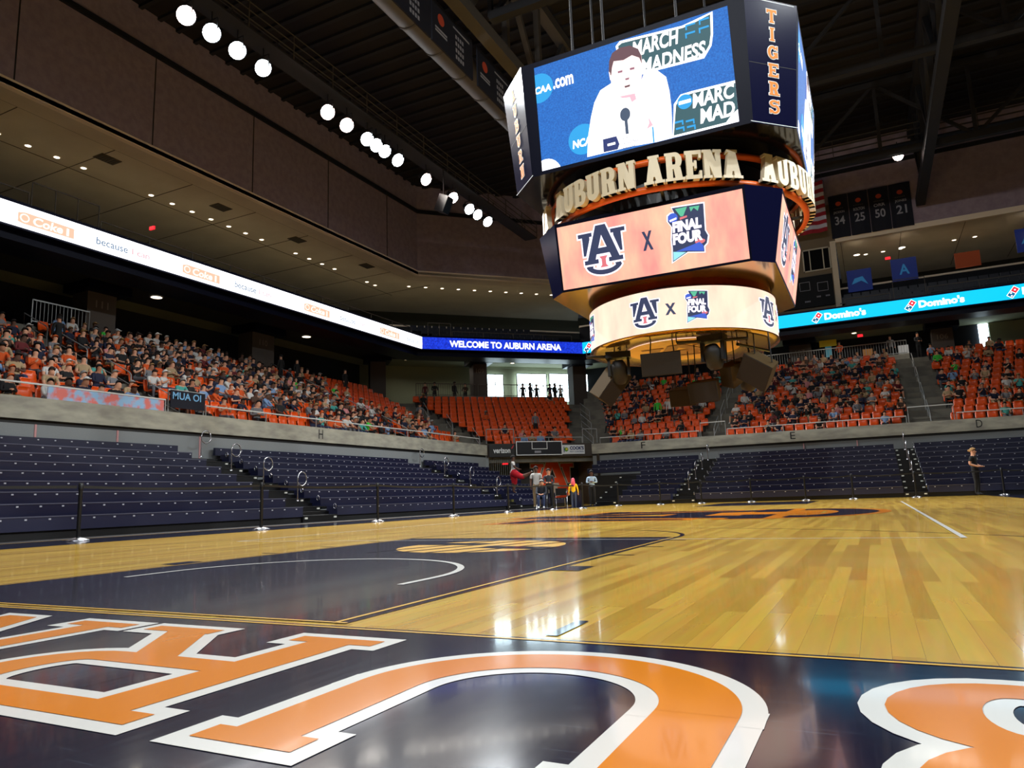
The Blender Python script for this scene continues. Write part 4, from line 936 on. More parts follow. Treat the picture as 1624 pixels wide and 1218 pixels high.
    P([(558, 668), (625, 652), (640, 690), (632, 715), (562, 730)], NB, 9); x, y = S(600, 692); A.rect(x - 0.08, y - 0.02, x + 0.09, y + 0.03, WH, 10)
    txt('JOE', (655, 672), (685, 665), 0.06, MIC, 9, 0.01, 0); txt('GOLDING', (655, 692), (730, 676), 0.06, MIC, 9, 0.01, 0); txt('ABILENE', (655, 712), (720, 700), 0.05, MIC, 9, 0.01, 0)
    P([(796, 610), (803, 608), (808, 682), (801, 684)], CY, 9)
    return A
PEACH = noise_mat('screen_peach', (255, 150, 142), (255, 205, 168), 2.2, emit=1.15, stretch=(1, 1, 0.35), lo=0.3, hi=0.7)
PEACHL = noise_mat('screen_pale_peach', (255, 196, 176), (255, 228, 200), 2.0, emit=1.35, stretch=(1, 1, 0.4), lo=0.3, hi=0.7)
SNV = em('screen_logo_navy', (52, 66, 108), 0.75); SWH = em('screen_logo_white', (250, 240, 255), 1.5); SPK_ = em('screen_logo_pink', (235, 120, 130), 1.0); SGR = em('screen_logo_green', (95, 200, 160), 1.0); SBL = em('screen_logo_blue', (60, 100, 220), 1.0); SLB = em('screen_logo_pale_blue', (150, 225, 240), 1.2)
def final_four_art():
    A = Art(); c = lambda P: [((x - 610) / 730, (690 - y) / 900) for x, y in P]
    back = [(350, 185), (945, 215), (920, 700), (965, 800), (930, 930), (870, 980), (870, 1080), (560, 1030), (260, 1170), (285, 930), (285, 760), (320, 540), (300, 500), (250, 420), (260, 320), (330, 280), (390, 290)]
    A.add(c([(610 + (x - 610) * 1.07, 690 + (y - 690) * 1.05) for x, y in back]), SWH, 0); A.add(c(back), SNV, 1)
    A.add(c([(410, 215), (640, 215), (550, 370), (500, 370)]), SGR, 2); A.add(c([(680, 230), (870, 240), (830, 330), (760, 260), (700, 320)]), SGR, 2)
    A.add(c([(480, 385), (620, 370), (620, 405), (480, 430)]), SPK_, 2)
    A.circ(*c([(350, 370)])[0], 0.13, SBL, 2, 0.1); A.add(c([(280, 400), (420, 370), (420, 405), (290, 435)]), SWH, 3)
    x0, y0 = c([(320, 660)])[0]; x1, y1 = c([(880, 590)])[0]; text(A, 'FINAL', x0, y0 + 0.02, x1 - 0.02, y0 + 0.24, SWH, 3, 0.06, 0.08)
    x0, y0 = c([(300, 885)])[0]; x1, y1 = c([(865, 810)])[0]; text(A, 'FOUR', x0, y0 + 0.02, x1, y0 + 0.25, SWH, 3, 0.06, 0.08)
    A.circ(*c([(810, 880)])[0], 0.13, SPK_, 2, 0.05); A.add(c([(330, 990), (800, 890), (860, 960), (860, 1065), (560, 1010)]), SBL, 2); A.add(c([(290, 985), (530, 1030), (275, 1150)]), SLB, 2)
    return A
def strip_art(bg, W_, H_, k, sp=None):
    """logo, X, Final Four badge; k scales the badges"""
    A = Art()
    A.merge(au_art(SNV, SWH, SPK_), lambda x, y: (-(sp or 0.98) + x * 0.105 * k, H_ * 0.50 + y * 0.108 * k), 1)
    text(A, 'X', -0.11, H_ * 0.5 - 0.2 * k, 0.11, H_ * 0.5 + 0.2 * k, SNV, 1, 0.05)
    A.merge(final_four_art(), lambda x, y: ((sp or 0.85) + x * 0.78 * k, H_ * 0.5 + y * 1.0 * k), 1)
    return A
BSA = big_screen_art(); STA = strip_art(PEACH, 4.0, 1.45, 1.0)
for k, nm in enumerate(('front', 'right', 'back', 'left')):
    fu = side_frame(k, UB, UT, 7.53, 9.9); mb = MB(); BSA.place(mb, fu, 0.004, clip=(-2.08, 2.08, 0, 2.34)); mb.build('video_screen', SB, label='big blue video screen, %s side' % nm)
    fm = side_frame(k, MBt, MT, 4.98, 6.4); mb = MB(); mb.face([fm(-1.97, 0, .004), fm(1.97, 0, .004), fm(1.97, 1.38, .004), fm(-1.97, 1.38, .004)], PEACH); STA.place(mb, fm, 0.004); mb.build('middle_screen', SB, label='peach LED screen with two emblems, %s side' % nm)
# vertical words on the four slanted corner panels
def chamfer_frame(k):
    A, B = octo(*UB), octo(*UT); i = (2 * k + 1) % 8; a, b, c_, d = A[i], A[(i + 1) % 8], B[(i + 1) % 8], B[i]
    o = (a + b) / 2; ux = (b - a).normalized(); uy = ((c_ + d) / 2 - o).normalized(); n = ux.cross(uy)
    return lambda u, v, w=0: o + ux * u + uy * v + n * w
for k, word in ((0, 'TIGERS'), (3, 'AUBURN'), (1, 'AUBURN'), (2, 'TIGERS')):
    f = chamfer_frame(k); n = len(word)
    for i, ch in enumerate(word):
        h = 0.27; w = 0.10 if ch == 'I' else 0.23; y = 2.32 - h - i * (2.2 / n) + 0.02
        mb = MB(); glyph_art(ch, -w / 2, y, h, w, OR_LET, SIGNW, d=0.014, s=0.24, b=0.12).place(mb, f, 0.006); mb.build('corner_letter', SB, label='orange letter %s' % ch)
    mb = MB(); A = Art()
    for v in (0.02, 1.2, 2.5): A.rect(-0.55, v, 0.55, v + 0.012, SIGNW if v != 1.2 else STEEL, 0)
    A.place(mb, f, 0.003); mb.build('corner_panel_seam', SB)
# neck, letter ring
mb = MB(); mb.lathe([(2.3, 6.42 - 3.8), (2.3, 7.44 - 3.8)], BLACKM, 40, cap=False); mb.build('upper_neck', SB)
CP = mat('copper_reflecting_neck', (150, 62, 30), 0.2, 0.8)
mb = MB(); mb.lathe([(2.05, 4.7 - 3.8), (2.05, 4.95 - 3.8)], CP, 40, cap=False); mb.build('lower_neck', SB)
def hoop(r, z0, z1, th, m, name):
    mb = MB(); mb.lathe([(r - th, z0 - 3.8), (r, z0 - 3.8), (r, z1 - 3.8), (r - th, z1 - 3.8), (r - th, z0 - 3.8)], m, 72, cap=False); mb.build(name, SB)
hoop(3.02, 6.56, 6.66, 0.12, OR_TRIM, 'lower_hoop'); hoop(2.98, 7.16, 7.26, 0.1, OR_TRIM, 'upper_hoop')
for i in range(12):
    a = 2 * pi * i / 12 + 0.15; d = V((sin(a), -cos(a), 0)); mb = MB(); mb.bar(d * 2.3 + V((0, 0, 2.82)), d * 2.93 + V((0, 0, 2.82)), 0.06, 0.06, STEEL_L); mb.bar(d * 2.93 + V((0, 0, 2.85)), d * 2.93 + V((0, 0, 3.4)), 0.05, 0.05, STEEL_L); mb.build('ring_bracket', SB)
RW = {'A': 0.46, 'U': 0.42, 'B': 0.40, 'R': 0.43, 'N': 0.45, 'E': 0.38, ' ': 0.16}
word = 'AUBURN ARENA'; tot = sum(RW[c] + 0.03 for c in word); HR_ = 0.60
for k in range(4):
    th0 = -42.5 + 90 * k; span = 82.0; u = 0
    for ch in word:
        w = RW[ch]
        if ch != ' ':
            mb = MB(); r1, r0 = 3.15, 3.03
            fn = lambda x, y, r: V((r * sin(rad(th0) + rad(span) * x / tot), -r * cos(rad(th0) + rad(span) * x / tot), 6.63 - 3.8 + y))
            for gi, (outer, holes) in enumerate(glyph(ch, s=0.24, b=0.1, w=w / HR_, o=0.05)):
                o_ = [(u + p[0] * HR_, p[1] * HR_) for p in outer]; hs = [[(u + p[0] * HR_, p[1] * HR_) for p in h] for h in holes]; e = 0.0006 * gi
                for t in tris_of(o_, hs): mb.face([fn(x, y, r1 + e) for x, y in t], CREAM); mb.face([fn(x, y, r0) for x, y in t[::-1]], CREAM)
                for lp in [o_] + hs:
                    for i in range(len(lp)): p, q = lp[i - 1], lp[i]; mb.face([fn(*p, r0), fn(*q, r0), fn(*q, r1 + e), fn(*p, r1 + e)], CREAM)
            mb.build('ring_letter', SB, label='cream letter ' + ch)
        u += w + 0.03
# round lower display
mb = MB(); n = 96; r = 2.132
cyf = lambda u, v, w=0: V(((r + w) * sin(u / r), -(r + w) * cos(u / r), v + 0.03))
for i in range(n): mb.face([cyf(2 * pi * r * i / n, 0), cyf(2 * pi * r * (i + 1) / n, 0), cyf(2 * pi * r * (i + 1) / n, 0.9), cyf(2 * pi * r * i / n, 0.9)], PEACHL, True)
for k in range(5):
    off_ = r * rad(7.5 + 79.5 * k if k < 4 else 7.5 - 80); A = strip_art(PEACHL, 3, 0.9, 0.62, 0.55)
    A2 = Art(); A2.merge(A, lambda x, y: (x, y), 0); A2.place(mb, lambda u, v, w: cyf(u + off_, v, w), 0.004, strip=0.12)
mb.build('round_display', SB, label='round peach LED display')
mb = MB(); mb.lathe([(0.001, 0.93), (2.10, 0.93), (2.14, 0.95), (2.132, 0.93)], BLACKM, 72, cap=False); mb.lathe([(2.15, 0.03), (2.15, 0.0), (2.0, -0.02), (1.28, 0.02)], GOLDPANEL, 72, cap=False); mb.build('round_display_rims', SB)
mb = MB(); mb.lathe([(1.3, 0.0), (0.001, 0.0)], GOLD, 48, cap=False); A = Art(); A.merge(au_art(mat('gold_disc_dark_print', (150, 92, 30), 0.4), mat('gold_disc_dark_print', (150, 92, 30), 0.4), d=0.05), lambda x, y: (x * 0.17, y * 0.14)); A.place(mb, lambda u, v, w: V((u, -v, -0.004 - w)), 0.004)  # logo in a darker tone on the gold disc
mb.build('underside_disc', SB)
# hanging cables
for i in range(8):
    a = pi / 8 + pi / 4 * i; q = V((2.2 * cos(a), 2.2 * sin(a), 6.18)); mb = MB(); mb.tube([q, q + V((0, 0, 8.2))], 0.03, STEEL, 6); mb.build('hoist_cable', SB)
mb = MB(); mb.box((-2.4, -0.12, 14.3), (2.4, 0.12, 14.6), STEEL); mb.box((-0.12, -2.4, 14.3), (0.12, 2.4, 14.6), STEEL); mb.build('hoist_frame', SB)
# loudspeakers and moving-head lamps hung beneath
def hung_box(x, y, z, sx, sy, sz, rx, ry, rz, label, side=SPK_Y, front=SPK):
    root = empty('hanging_loudspeaker', (x, y, z), label, 'loudspeaker', 'loudspeakers hung under the scoreboard')
    T = M.Rotation(rad(rz), 4, 'Z') @ M.Rotation(rad(rx), 4, 'X') @ M.Rotation(rad(ry), 4, 'Y')
    mb = MB(); a, b, c_ = sx / 2, sy / 2, sz / 2
    # trapezoid cabinet, narrower at the rear
    vs = [T @ V(p) for p in ((-a, -b, -c_), (a, -b, -c_), (a * .75, b, -c_ * .9), (-a * .75, b, -c_ * .9), (-a, -b, c_), (a, -b, c_), (a * .75, b, c_ * .9), (-a * .75, b, c_ * .9))]
    mb.mesh(vs, [(3, 2, 1, 0), (4, 5, 6, 7), (1, 2, 6, 5), (2, 3, 7, 6), (3, 0, 4, 7)], side); mb.build('cabinet', root)
    mb = MB(); g = 0.02; vs = [T @ V(p) for p in ((-a + g, -b - .012, -c_ + g), (a - g, -b - .012, -c_ + g), (a - g, -b - .012, c_ - g), (-a + g, -b - .012, c_ - g), (-a, -b, -c_), (a, -b, -c_), (a, -b, c_), (-a, -b, c_))]
    mb.mesh(vs, [(0, 1, 2, 3), (4, 5, 1, 0), (5, 6, 2, 1), (6, 7, 3, 2), (7, 4, 0, 3)], front); mb.build('grille', root)
    zt = 3.8 - z; mb = MB()
    for s in (-1, 1): p = T @ V((s * a * .6, 0, c_)); mb.tube([p, (p.x * 0.9, p.y * 0.9, zt)], 0.014, BLACKM, 6)
    mb.build('hanger_rods', root)
hung_box(SX - 0.14, 12.95, 3.27, 0.86, 0.5, 0.5, 8, 0, 4, 'wide brown loudspeaker hung under the front of the scoreboard')
hung_box(SX + 0.55, 13.9, 2.74, 0.66, 0.5, 0.46, 18, 0, -6, 'brown loudspeaker hanging lowest, right of centre under the scoreboard')
hung_box(SX - 0.1, 14.6, 2.75, 0.6, 0.45, 0.4, 20, 0, 0, 'small dark loudspeaker behind the wide front one', SPK)
hung_box(SX - 1.55, 13.45, 3.02, 0.42, 0.6, 0.85, 20, 32, 48, 'tilted loudspeaker with a tan side under the left of the scoreboard')
hung_box(SX + 1.75, 13.6, 3.02, 0.7, 0.4, 0.62, 22, 38, -28, 'tilted loudspeaker with a tan edge at the right under the scoreboard')
hung_box(SX + 1.15, 13.9, 3.05, 0.35, 0.4, 0.5, 25, 20, -40, 'small tan loudspeaker between the right moving head and right cabinet')
def moving_head(x, y, z, label, rz=0):
    root = empty('moving_head_lamp', (x, y, z), label, 'stage light', 'moving heads under the scoreboard', rz=rad(rz))
    mb = MB(); mb.box((-0.28, -0.16, 0.28), (0.28, 0.16, 0.42), BLACKM); mb.build('base_box', root)
    mb = MB()
    for s in (-1, 1): mb.box((s * 0.22 - 0.03, -0.07, -0.12), (s * 0.22 + 0.03, 0.07, 0.3), BLACKM)
    mb.build('yoke', root)
    mb = MB(); T = M.Rotation(rad(25), 4, 'X'); mb.lathe([(0.13, -0.3), (0.18, -0.22), (0.18, 0.1), (0.12, 0.22), (0.03, 0.24)], BLACK, 16, T=T); mb.build('head', root)
    mb = MB(); mb.tube([(0, 0, 0.42), (0.05, 0.0, 0.5), (0, 0, 3.8 - z)], 0.02, BLACKM, 6); mb.build('clamp', root)
moving_head(SX - 1.22, 13.2, 3.28, 'black moving head lamp at the left under the scoreboard', 15); moving_head(SX + 0.93, 13.0, 3.35, 'black moving head lamp right of centre under the scoreboard', -10); moving_head(SX + 1.45, 14.3, 3.0, 'black moving head lamp hanging lower at the right', 40)
for i, (a, b) in enumerate((((-1.75, 12.9, 3.62), (-0.95, 13.4, 3.62)), ((0.35, 12.75, 3.66), (1.75, 13.2, 3.66)), ((1.5, 13.4, 3.6), (2.0, 14.6, 3.6)))):
    mb = MB(); c = V(a); mb.tube([V(a) - c, V(b) - c], 0.035, BLACKM, 8); mb.tube([V(a) - c, V((0, 0, 3.8 - a[2]))], 0.012, BLACKM, 6); mb.tube([V(b) - c, V(b) - c + V((0, 0, 3.8 - a[2]))], 0.012, BLACKM, 6)
    mb.build('lighting_bar', label='black lighting bar under the scoreboard, %s' % ['left', 'centre', 'right'][i], cat='lighting bar', group='lighting bars', loc=a)

# =================================================================== TUNNEL IN THE CORNER
def cbox(s0, s1, d0, d1, z0, z1, m, mb):
    vs = [corn_pt(s, d, z) for z in (z0, z1) for s, d in ((s0, d0), (s1, d0), (s1, d1), (s0, d1))]
    mb.mesh(vs, [(3, 2, 1, 0), (4, 5, 6, 7), (0, 1, 5, 4), (1, 2, 6, 5), (2, 3, 7, 6), (3, 0, 4, 7)], m)
mb = MB(); cbox(0.0, 6.65, 0.05, 0.45, 2.9, 3.7, COLM, mb); cbox(0, 7.2, 0.45, 6, 2.9, 3.05, DARK, mb); mb.build('trim_11', kind='structure', label='beam over the tunnel mouth')
mb = MB(); cbox(-0.6, 0.1, 0.1, 5, 0, 3.0, VINYL, mb); cbox(6.9, 7.0, -0.3, 5, 0, 3.0, mat('brown_tunnel_side', (62, 50, 34), 0.8), mb); cbox(2.2, 2.4, 2.6, 2.8, 0, 3.0, mat('yellow_green_post', (130, 130, 70), 0.7), mb); mb.build('wall_tunnel_sides', kind='structure')
mb = MB(); cbox(2.9, 7.2, 2.9, 3.0, 0, 3.0, mat('black_tunnel_wall', (20, 18, 20), 0.7), mb); cbox(-0.6, 3.0, 5.0, 5.1, 0, 3.0, WALLG, mb); o = mb.build('wall_tunnel_back', kind='structure')
WOR = mat('wall_emblem_orange', (226, 70, 18), 0.6); WWH = mat('wall_emblem_white', (190, 176, 160), 0.6)
mb = MB(); A = Art(); A.merge(au_art(WOR, WWH, d=0.22), lambda x, y: (5.08 + x * 0.29, 1.6 + y * 0.27)); A.place(mb, lambda u, v, w: corn_pt(u, 2.88 - w, v), 0.01); mb.build('wall_emblem', o, label='orange wall emblem with white outline')
def csign(s0, s1, z0, z1, m, label, d=0.0, name='advertising_sign'):
    c = corn_pt((s0 + s1) / 2, d, z0); root = empty(name, c, label, 'sign'); mb = MB()
    vs = [corn_pt(s, dd, z) - c for z in (z0, z1) for s, dd in ((s0, d - .05), (s1, d - .05), (s1, d + .04), (s0, d + .04))]
    mb.mesh(vs, [(3, 2, 1, 0), (4, 5, 6, 7), (0, 1, 5, 4), (1, 2, 6, 5), (2, 3, 7, 6), (3, 0, 4, 7)], m); mb.build('panel', root)
    return root, lambda u, v, w=0: corn_pt(s0 + u, d - .055 - w, z0 + v) - c
r, f = csign(0.1, 1.72, 2.92, 3.65, SIGNB, 'black sign left of the tunnel reading verizon'); A = Art(); text(A, 'verizon', 0.25, 0.22, 1.3, 0.52, SIGNW, 0, 0.03); A.add([(1.36, 0.5), (1.42, 0.46), (1.55, 0.68), (1.5, 0.68)], mat('sign_red', (200, 30, 40), 0.5)); mb = MB(); A.place(mb, f); mb.build('sign_lettering', r)
r, f = csign(1.74, 4.66, 2.98, 3.82, mat('black_board_face', (14, 14, 24), 0.4), 'black baseline scoreboard with white frame over the tunnel mouth', -0.08, 'baseline_scoreboard'); A = Art()
for q in ((0, 0, 2.92, .05), (0, .79, 2.92, .84), (0, 0, .05, .84), (2.87, 0, 2.92, .84), (0.98, .36, 1.97, .4), (0.98, .36, 1.02, .84), (1.93, .36, 1.97, .84)): A.rect(*q, SIGNW)
A.rect(1.15, 0.14, 1.56, 0.27, BANT); mb = MB(); A.place(mb, f); mb.build('white_outline', r)
r, f = csign(4.7, 6.15, 3.03, 3.58, SIGNW, "white sign right of the tunnel reading COOK'S"); A = Art(); SBLU = mat('sign_blue', (30, 45, 100), 0.5); text(A, "COOK'S", 0.48, 0.25, 1.4, 0.47, SBLU, 0, 0.05); text(A, 'PEST CONTROL', 0.48, 0.1, 1.4, 0.19, SBLU, 0, 0.01)
A.circ(0.25, 0.28, 0.13, mat('sign_green', (90, 150, 50), 0.5)); A.circ(0.28, 0.3, 0.07, mat('sign_yellow', (220, 200, 50), 0.5), 1); A.rect(0.08, 0.1, 0.13, 0.45, SBLU); mb = MB(); A.place(mb, f); mb.build('sign_lettering', r)
mb = MB(); mb.box((-0.17, -0.04, -0.09), (0.17, 0.04, 0.09), REDSIGN); p = corn_pt(1.35, 0.9, 2.6); mb.build('exit_sign', label='small glowing red exit sign below the verizon sign', cat='exit sign', loc=p)
downlight(*corn_pt(4.2, 1.6, 2.88), 'added round light brightening the emblem inside the tunnel mouth', 0.12, 'added tunnel lights', power=110)  # added lamp that brightens the dark tunnel and its wall emblem
def gate(fn, s0, s1, d, z, h, label, step=0.12):
    c = fn((s0 + s1) / 2, d, z); P = lambda s, zz: fn(s, d, z + zz) - c; root = empty('picket_gate', c, label, 'gate')
    mb = MB(); [mb.bar(a, b, 0.045, 0.045, RAIL) for a, b in ((P(s0, 0), P(s0, h)), (P(s1, 0), P(s1, h)), (P(s0, h), P(s1, h)), (P(s0, 0.1), P(s1, 0.1)))]; mb.build('frame', root)
    mb = MB(); n = int((s1 - s0) / step); [mb.bar(P(s0 + (s1 - s0) * i / n, 0.1), P(s0 + (s1 - s0) * i / n, h), 0.018, 0.018, RAIL) for i in range(1, n)]; mb.build('pickets', root)
gate(corn_pt, -0.2, 1.55, 0.3, 1.2, 1.7, 'tall grey picket gate under the verizon sign')
gate(corn_pt, 1.75, 2.7, -0.9, 0.02, 1.15, 'low grey picket gate behind the seated person')
for a, b, h, w in ((0.02, 1.7, 0.85, 'above the verizon sign'), (1.75, 6.1, 0.35, 'above the black baseline scoreboard'), (6.15, 7.1, 0.85, "above the COOK'S sign")):
    c = corn_pt((a + b) / 2, 0.15, 3.72); P = lambda s, z: corn_pt(s, 0.15, 3.72 + z) - c; mb = MB(); mb.bar(P(a, h), P(b, h), 0.045, 0.045, RAIL)
    for s in ([a, b] if b - a < 3 else [a, (a + b) / 2, b]): mb.bar(P(s, 0), P(s, h), 0.04, 0.04, RAIL)
    mb.build('front_rail', label='pale rail on the ledge ' + w, cat='railing', loc=c)
# rails along the concrete ledge
GLASS = mat('ledge_rail_glass', (200, 215, 215), 0.05); GLASS.node_tree.nodes['Principled BSDF'].inputs['Transmission Weight'].default_value = 1.0; GLASS.node_tree.nodes['Principled BSDF'].inputs['IOR'].default_value = 1.05
def ledge_rail(fn, s0, s1, label, h=0.4):
    c = fn((s0 + s1) / 2, 0.18, 3.62); P = lambda s, z: fn(s, 0.18, 3.62 + z) - c; root = empty('ledge_rail', c, label, 'railing', 'rails along the concrete ledge')
    mb = MB(); mb.bar(P(s0, h), P(s1, h), 0.05, 0.045, mat('pale_rail_cap', (205, 205, 200), 0.4)); mb.build('top_rail', root)
    n = max(1, int((s1 - s0) / 2.5))
    for i in range(n + 1): mb = MB(); mb.bar(P(s0 + (s1 - s0) * i / n, 0), P(s0 + (s1 - s0) * i / n, h), 0.03, 0.03, RAIL); mb.build('post', root)
ledge_rail(left_pt, -4, 13.3, 'pale rail on the left ledge above the nearest bleacher block'); ledge_rail(left_pt, 13.4, 14.8, 'short higher rail at the stair head on the left ledge', 0.75); ledge_rail(left_pt, 14.9, 34.3, 'pale rail on the left ledge above letter H', 0.36)
ledge_rail(far_pt, -10.9, -4.9, 'pale rail on the far ledge above letter F', 0.36); ledge_rail(far_pt, -4.8, -3.4, 'higher rail at the stair head between F and E', 0.8); ledge_rail(far_pt, -3.3, 5.6, 'pale rail on the far ledge above letter E', 0.36); ledge_rail(far_pt, 5.7, 7.7, 'higher rail at the stair head between E and D', 0.8); ledge_rail(far_pt, 7.8, 16, 'pale rail on the far ledge above letter D', 0.36)
# banners on the left rail
root = empty('hand_made_banner', left_pt(11.0, 0.12, 3.64), 'pale blue and pink banner tied to the left ledge rail', 'banner'); mb = MB()
BLP = noise_mat('pale_blue_pink_cloth', (150, 190, 225), (225, 120, 110), 3, lo=0.45, hi=0.6)
mb.mesh([(0, -1.5, 0), (0.02, 2.2, 0), (0, 2.2, 0.34), (0.02, -1.5, 0.34), (-.02, -1.5, 0), (-.02, 2.2, 0), (-.02, 2.2, 0.34), (-.02, -1.5, 0.34)], [(0, 1, 2, 3), (7, 6, 5, 4)], BLP); mb.build('cloth', root)
root = empty('hand_made_banner', left_pt(14.1, 0.1, 3.68), 'navy banner with pale blue letters hung at the left stair head', 'banner'); mb = MB()
mb.box((-0.02, -0.68, 0.1), (0.02, 0.68, 0.68), BANN); mb.build('cloth', root); mb = MB(); A = Art(); text(A, 'MUA OI', -0.62, 0.38, 0.5, 0.62, mat('pale_blue_print', (120, 180, 225), 0.7)); A.place(mb, lambda u, v, w: V((0.03 + w, u, v))); mb.build('print', root)

# =================================================================== SEATS
def seat_mesh():
    mb = MB(); prof = [(-0.24, 0.42), (-0.22, 0.45), (0.0, 0.42), (0.14, 0.44), (0.2, 0.52), (0.25, 0.72), (0.27, 0.86), (0.24, 0.88)]
    n = len(prof); hw = [0.21, 0.225, 0.225, 0.225, 0.225, 0.22, 0.2, 0.16]; vs = []
    for k in range(2):
        for (y, z), w in zip(prof, hw):
            for u in (-1, -0.5, 0.5, 1): vs.append((u * w, y - (0.03 if abs(u) == 1 else 0) * (z > 0.5) + k * 0.035 * (z > 0.5), z - k * 0.035 * (z <= 0.5) + (0.02 if abs(u) == 1 else 0) * (z <= .5)))
    fs = []
    for i in range(n - 1):
        for j in range(3):
            a = i * 4 + j; fs.append((a, a + 1, a + 5, a + 4)); b = a + n * 4; fs.append((b + 4, b + 5, b + 1, b))
    for i in range(n - 1):
        for j in (0, 3): a = i * 4 + j; b = a + n * 4; fs.append((a, a + 4, b + 4, b) if j == 0 else (a + 4, a, b, b + 4))
    for j in range(3): a = (n - 1) * 4 + j; b = a + n * 4; fs.append((a, a + 1, b + 1, b)); a = j; b = a + n * 4; fs.append((a + 1, a, b, b + 1))
    mb.mesh(vs, fs, SEAT, True)
    mb.box((-0.03, -0.05, 0.0), (0.03, 0.2, 0.41), BLACKM)
    return mb
SEAT_MB = seat_mesh()
ROT = {'left': pi / 2, 'corner': math.atan2(cn.x, cn.y) * -1 , 'far': 0.0}
ROT['corner'] = math.atan2(-cn.x, cn.y)
AIS = {'left': [(13.35, 14.85), (26.8, 28.2)], 'corner': [], 'far': [(-4.9, -3.3), (5.65, 7.75)]}
seats = []
for nm, (fn, s0, s1, n, rise) in STANDS.items():
    for k in range(n):
        d = 0.35 + 0.85 * k + 0.5; z = 3.2 + rise * k
        if nm == 'left': a, b = 6.5, 34.0 + T225 * d - 0.6
        elif nm == 'corner': a, b = 0.35 - T225 * d + 0.75, 6.3 + T225 * d - 0.75
        else: a, b = -11.0 - T225 * d + 0.9, 15.5
        m = int((b - a) / 0.53)
        for j in range(m):
            s = a + 0.53 * (j + 0.5)
            if any(p < s < q for p, q in AIS[nm]): continue
            p = fn(s, d, z); seats.append((nm, k, s, p))
CAMP = V((3.83, -2.45, 0.49))
def in_view(p, mg=0.03):
    q = p - CAMP; z = q.dot(_f)
    if z <= 0: return False
    x = 801.16 + 1145.5 * q.dot(_r) / z; y = 608 - 1145.5 * q.dot(_u) / z
    return -20 < x < 1650
seats = [s for s in seats if in_view(s[3] + V((0, 0, 0.7)))]
rnd = random.Random(11)
def occ(nm, k, s):
    if nm == 'left':
        if s < 30.5: q = 0.86 if k > 2 else 0.74
        else: q = 0.12
        if 15.5 < s < 21.5 and k < 2: q = 0.12
        if 16 < s < 19.5 and 2 <= k < 4: q = 0.45
        if 25 < s < 33 and k < 4: q = max(q, 0.55)
        if 29 < s and k > 4: q = 0.25 if s < 31.5 else 0.03
        return q
    if nm == 'corner':
        if k < 2 and s > 2.5: return 0.5
        if k > 8 and (s < -1 or s > 7): return 0.3
        return 0.035
    if s < -4.9: return 0.42 if k > 3 else 0.36
    if s < 5.7: return (0.62 if s < 2 or k > 2 else 0.25) if k else 0.35
    return 0.42
people = []
for (nm, k, s, p) in seats:
    if rnd.random() < occ(nm, k, s): people.append((nm, k, s, p))
seats.sort(key=lambda t: (t[3] - CAMP).length)
ONUM = ['front', 'second', 'third', 'fourth', 'fifth', 'sixth', 'seventh', 'eighth', 'ninth', 'tenth', 'eleventh', 'twelfth', 'thirteenth']
NUMW = lambda n: ['first', 'second', 'third', 'fourth', 'fifth', 'sixth', 'seventh', 'eighth', 'ninth', 'tenth', 'eleventh', 'twelfth', 'thirteenth', 'fourteenth', 'fifteenth', 'sixteenth', 'seventeenth', 'eighteenth', 'nineteenth', 'twentieth'][n] if n < 20 else '%dth' % (n + 1)
occset = set((a, b, c) for a, b, c, _ in people)
S_OB = None; stuff = MB(); cnt = {}
vis_first = [t for t in seats if (t[0], t[1], t[2]) not in occset][:300]; vf = set((t[0], t[1], t[2]) for t in vis_first)
vis_first.sort(key=lambda t: (t[0], t[1], t[2]))
for (nm, k, s, p) in vis_first:
    i = cnt.get((nm, k), 0); cnt[(nm, k)] = i + 1
    lab = 'empty orange stadium seat, %s row of the %s stand, %s empty from the left' % (ONUM[k], nm, NUMW(i))
    if S_OB is None: S_OB = SEAT_MB.build('stadium_seat', label=lab, cat='seat', group='orange stadium seats'); o = S_OB
    else: o = S_OB.copy(); COL.objects.link(o); o['label'] = lab
    o.location = p; o.rotation_euler = (0, 0, ROT[nm])
for (nm, k, s, p) in seats:
    if (nm, k, s) in vf: continue
    T = M.Translation(p) @ M.Rotation(ROT[nm], 4, 'Z'); b = len(stuff.v); stuff.v += [tuple(T @ V(v)) for v in SEAT_MB.v]
    stuff.f += [tuple(b + i for i in f) for f in SEAT_MB.f]; stuff.m += SEAT_MB.m; stuff.sm += SEAT_MB.sm
stuff.mats = SEAT_MB.mats
stuff.build('stadium_seats', label='remaining rows of orange stadium seats behind and under the spectators', cat='seats', kind='stuff')
# stair handrails in the lower stand
def stair_rail(fn, s, d, z, rise, label, n=2):
    c = fn(s, d, z); P = lambda dd, zz: fn(s, d + dd, z + zz) - c; sl = rise / 0.85
    root = empty('stair_handrail', c, label, 'handrail', 'stair handrails of the lower stand'); L = 1.6
    mb = MB(); mb.tube([P(0, 0), P(0, 0.85), P(0.08, 0.95), P(L, 0.95 + sl * L), P(L, sl * L)], 0.022, RAIL, 8); mb.build('rail_tube', root)
    mb = MB(); mb.tube([P(0, 0.5), P(L, 0.5 + sl * L)], 0.018, RAIL, 8); mb.build('mid_rail', root)
for nm, ss in (('left', (14.1, 27.5)), ('far', (-4.1, 6.7))):
    fn, _, _, n, rise = STANDS[nm]
    for j, s in enumerate(ss):
        for q in range(4): stair_rail(fn, s, 0.5 + 2.55 * q, 3.2 + rise * 3 * q, rise, 'pale handrail in the %s aisle of the %s stand, %s up' % (['first', 'second'][j], nm, NW[q]))
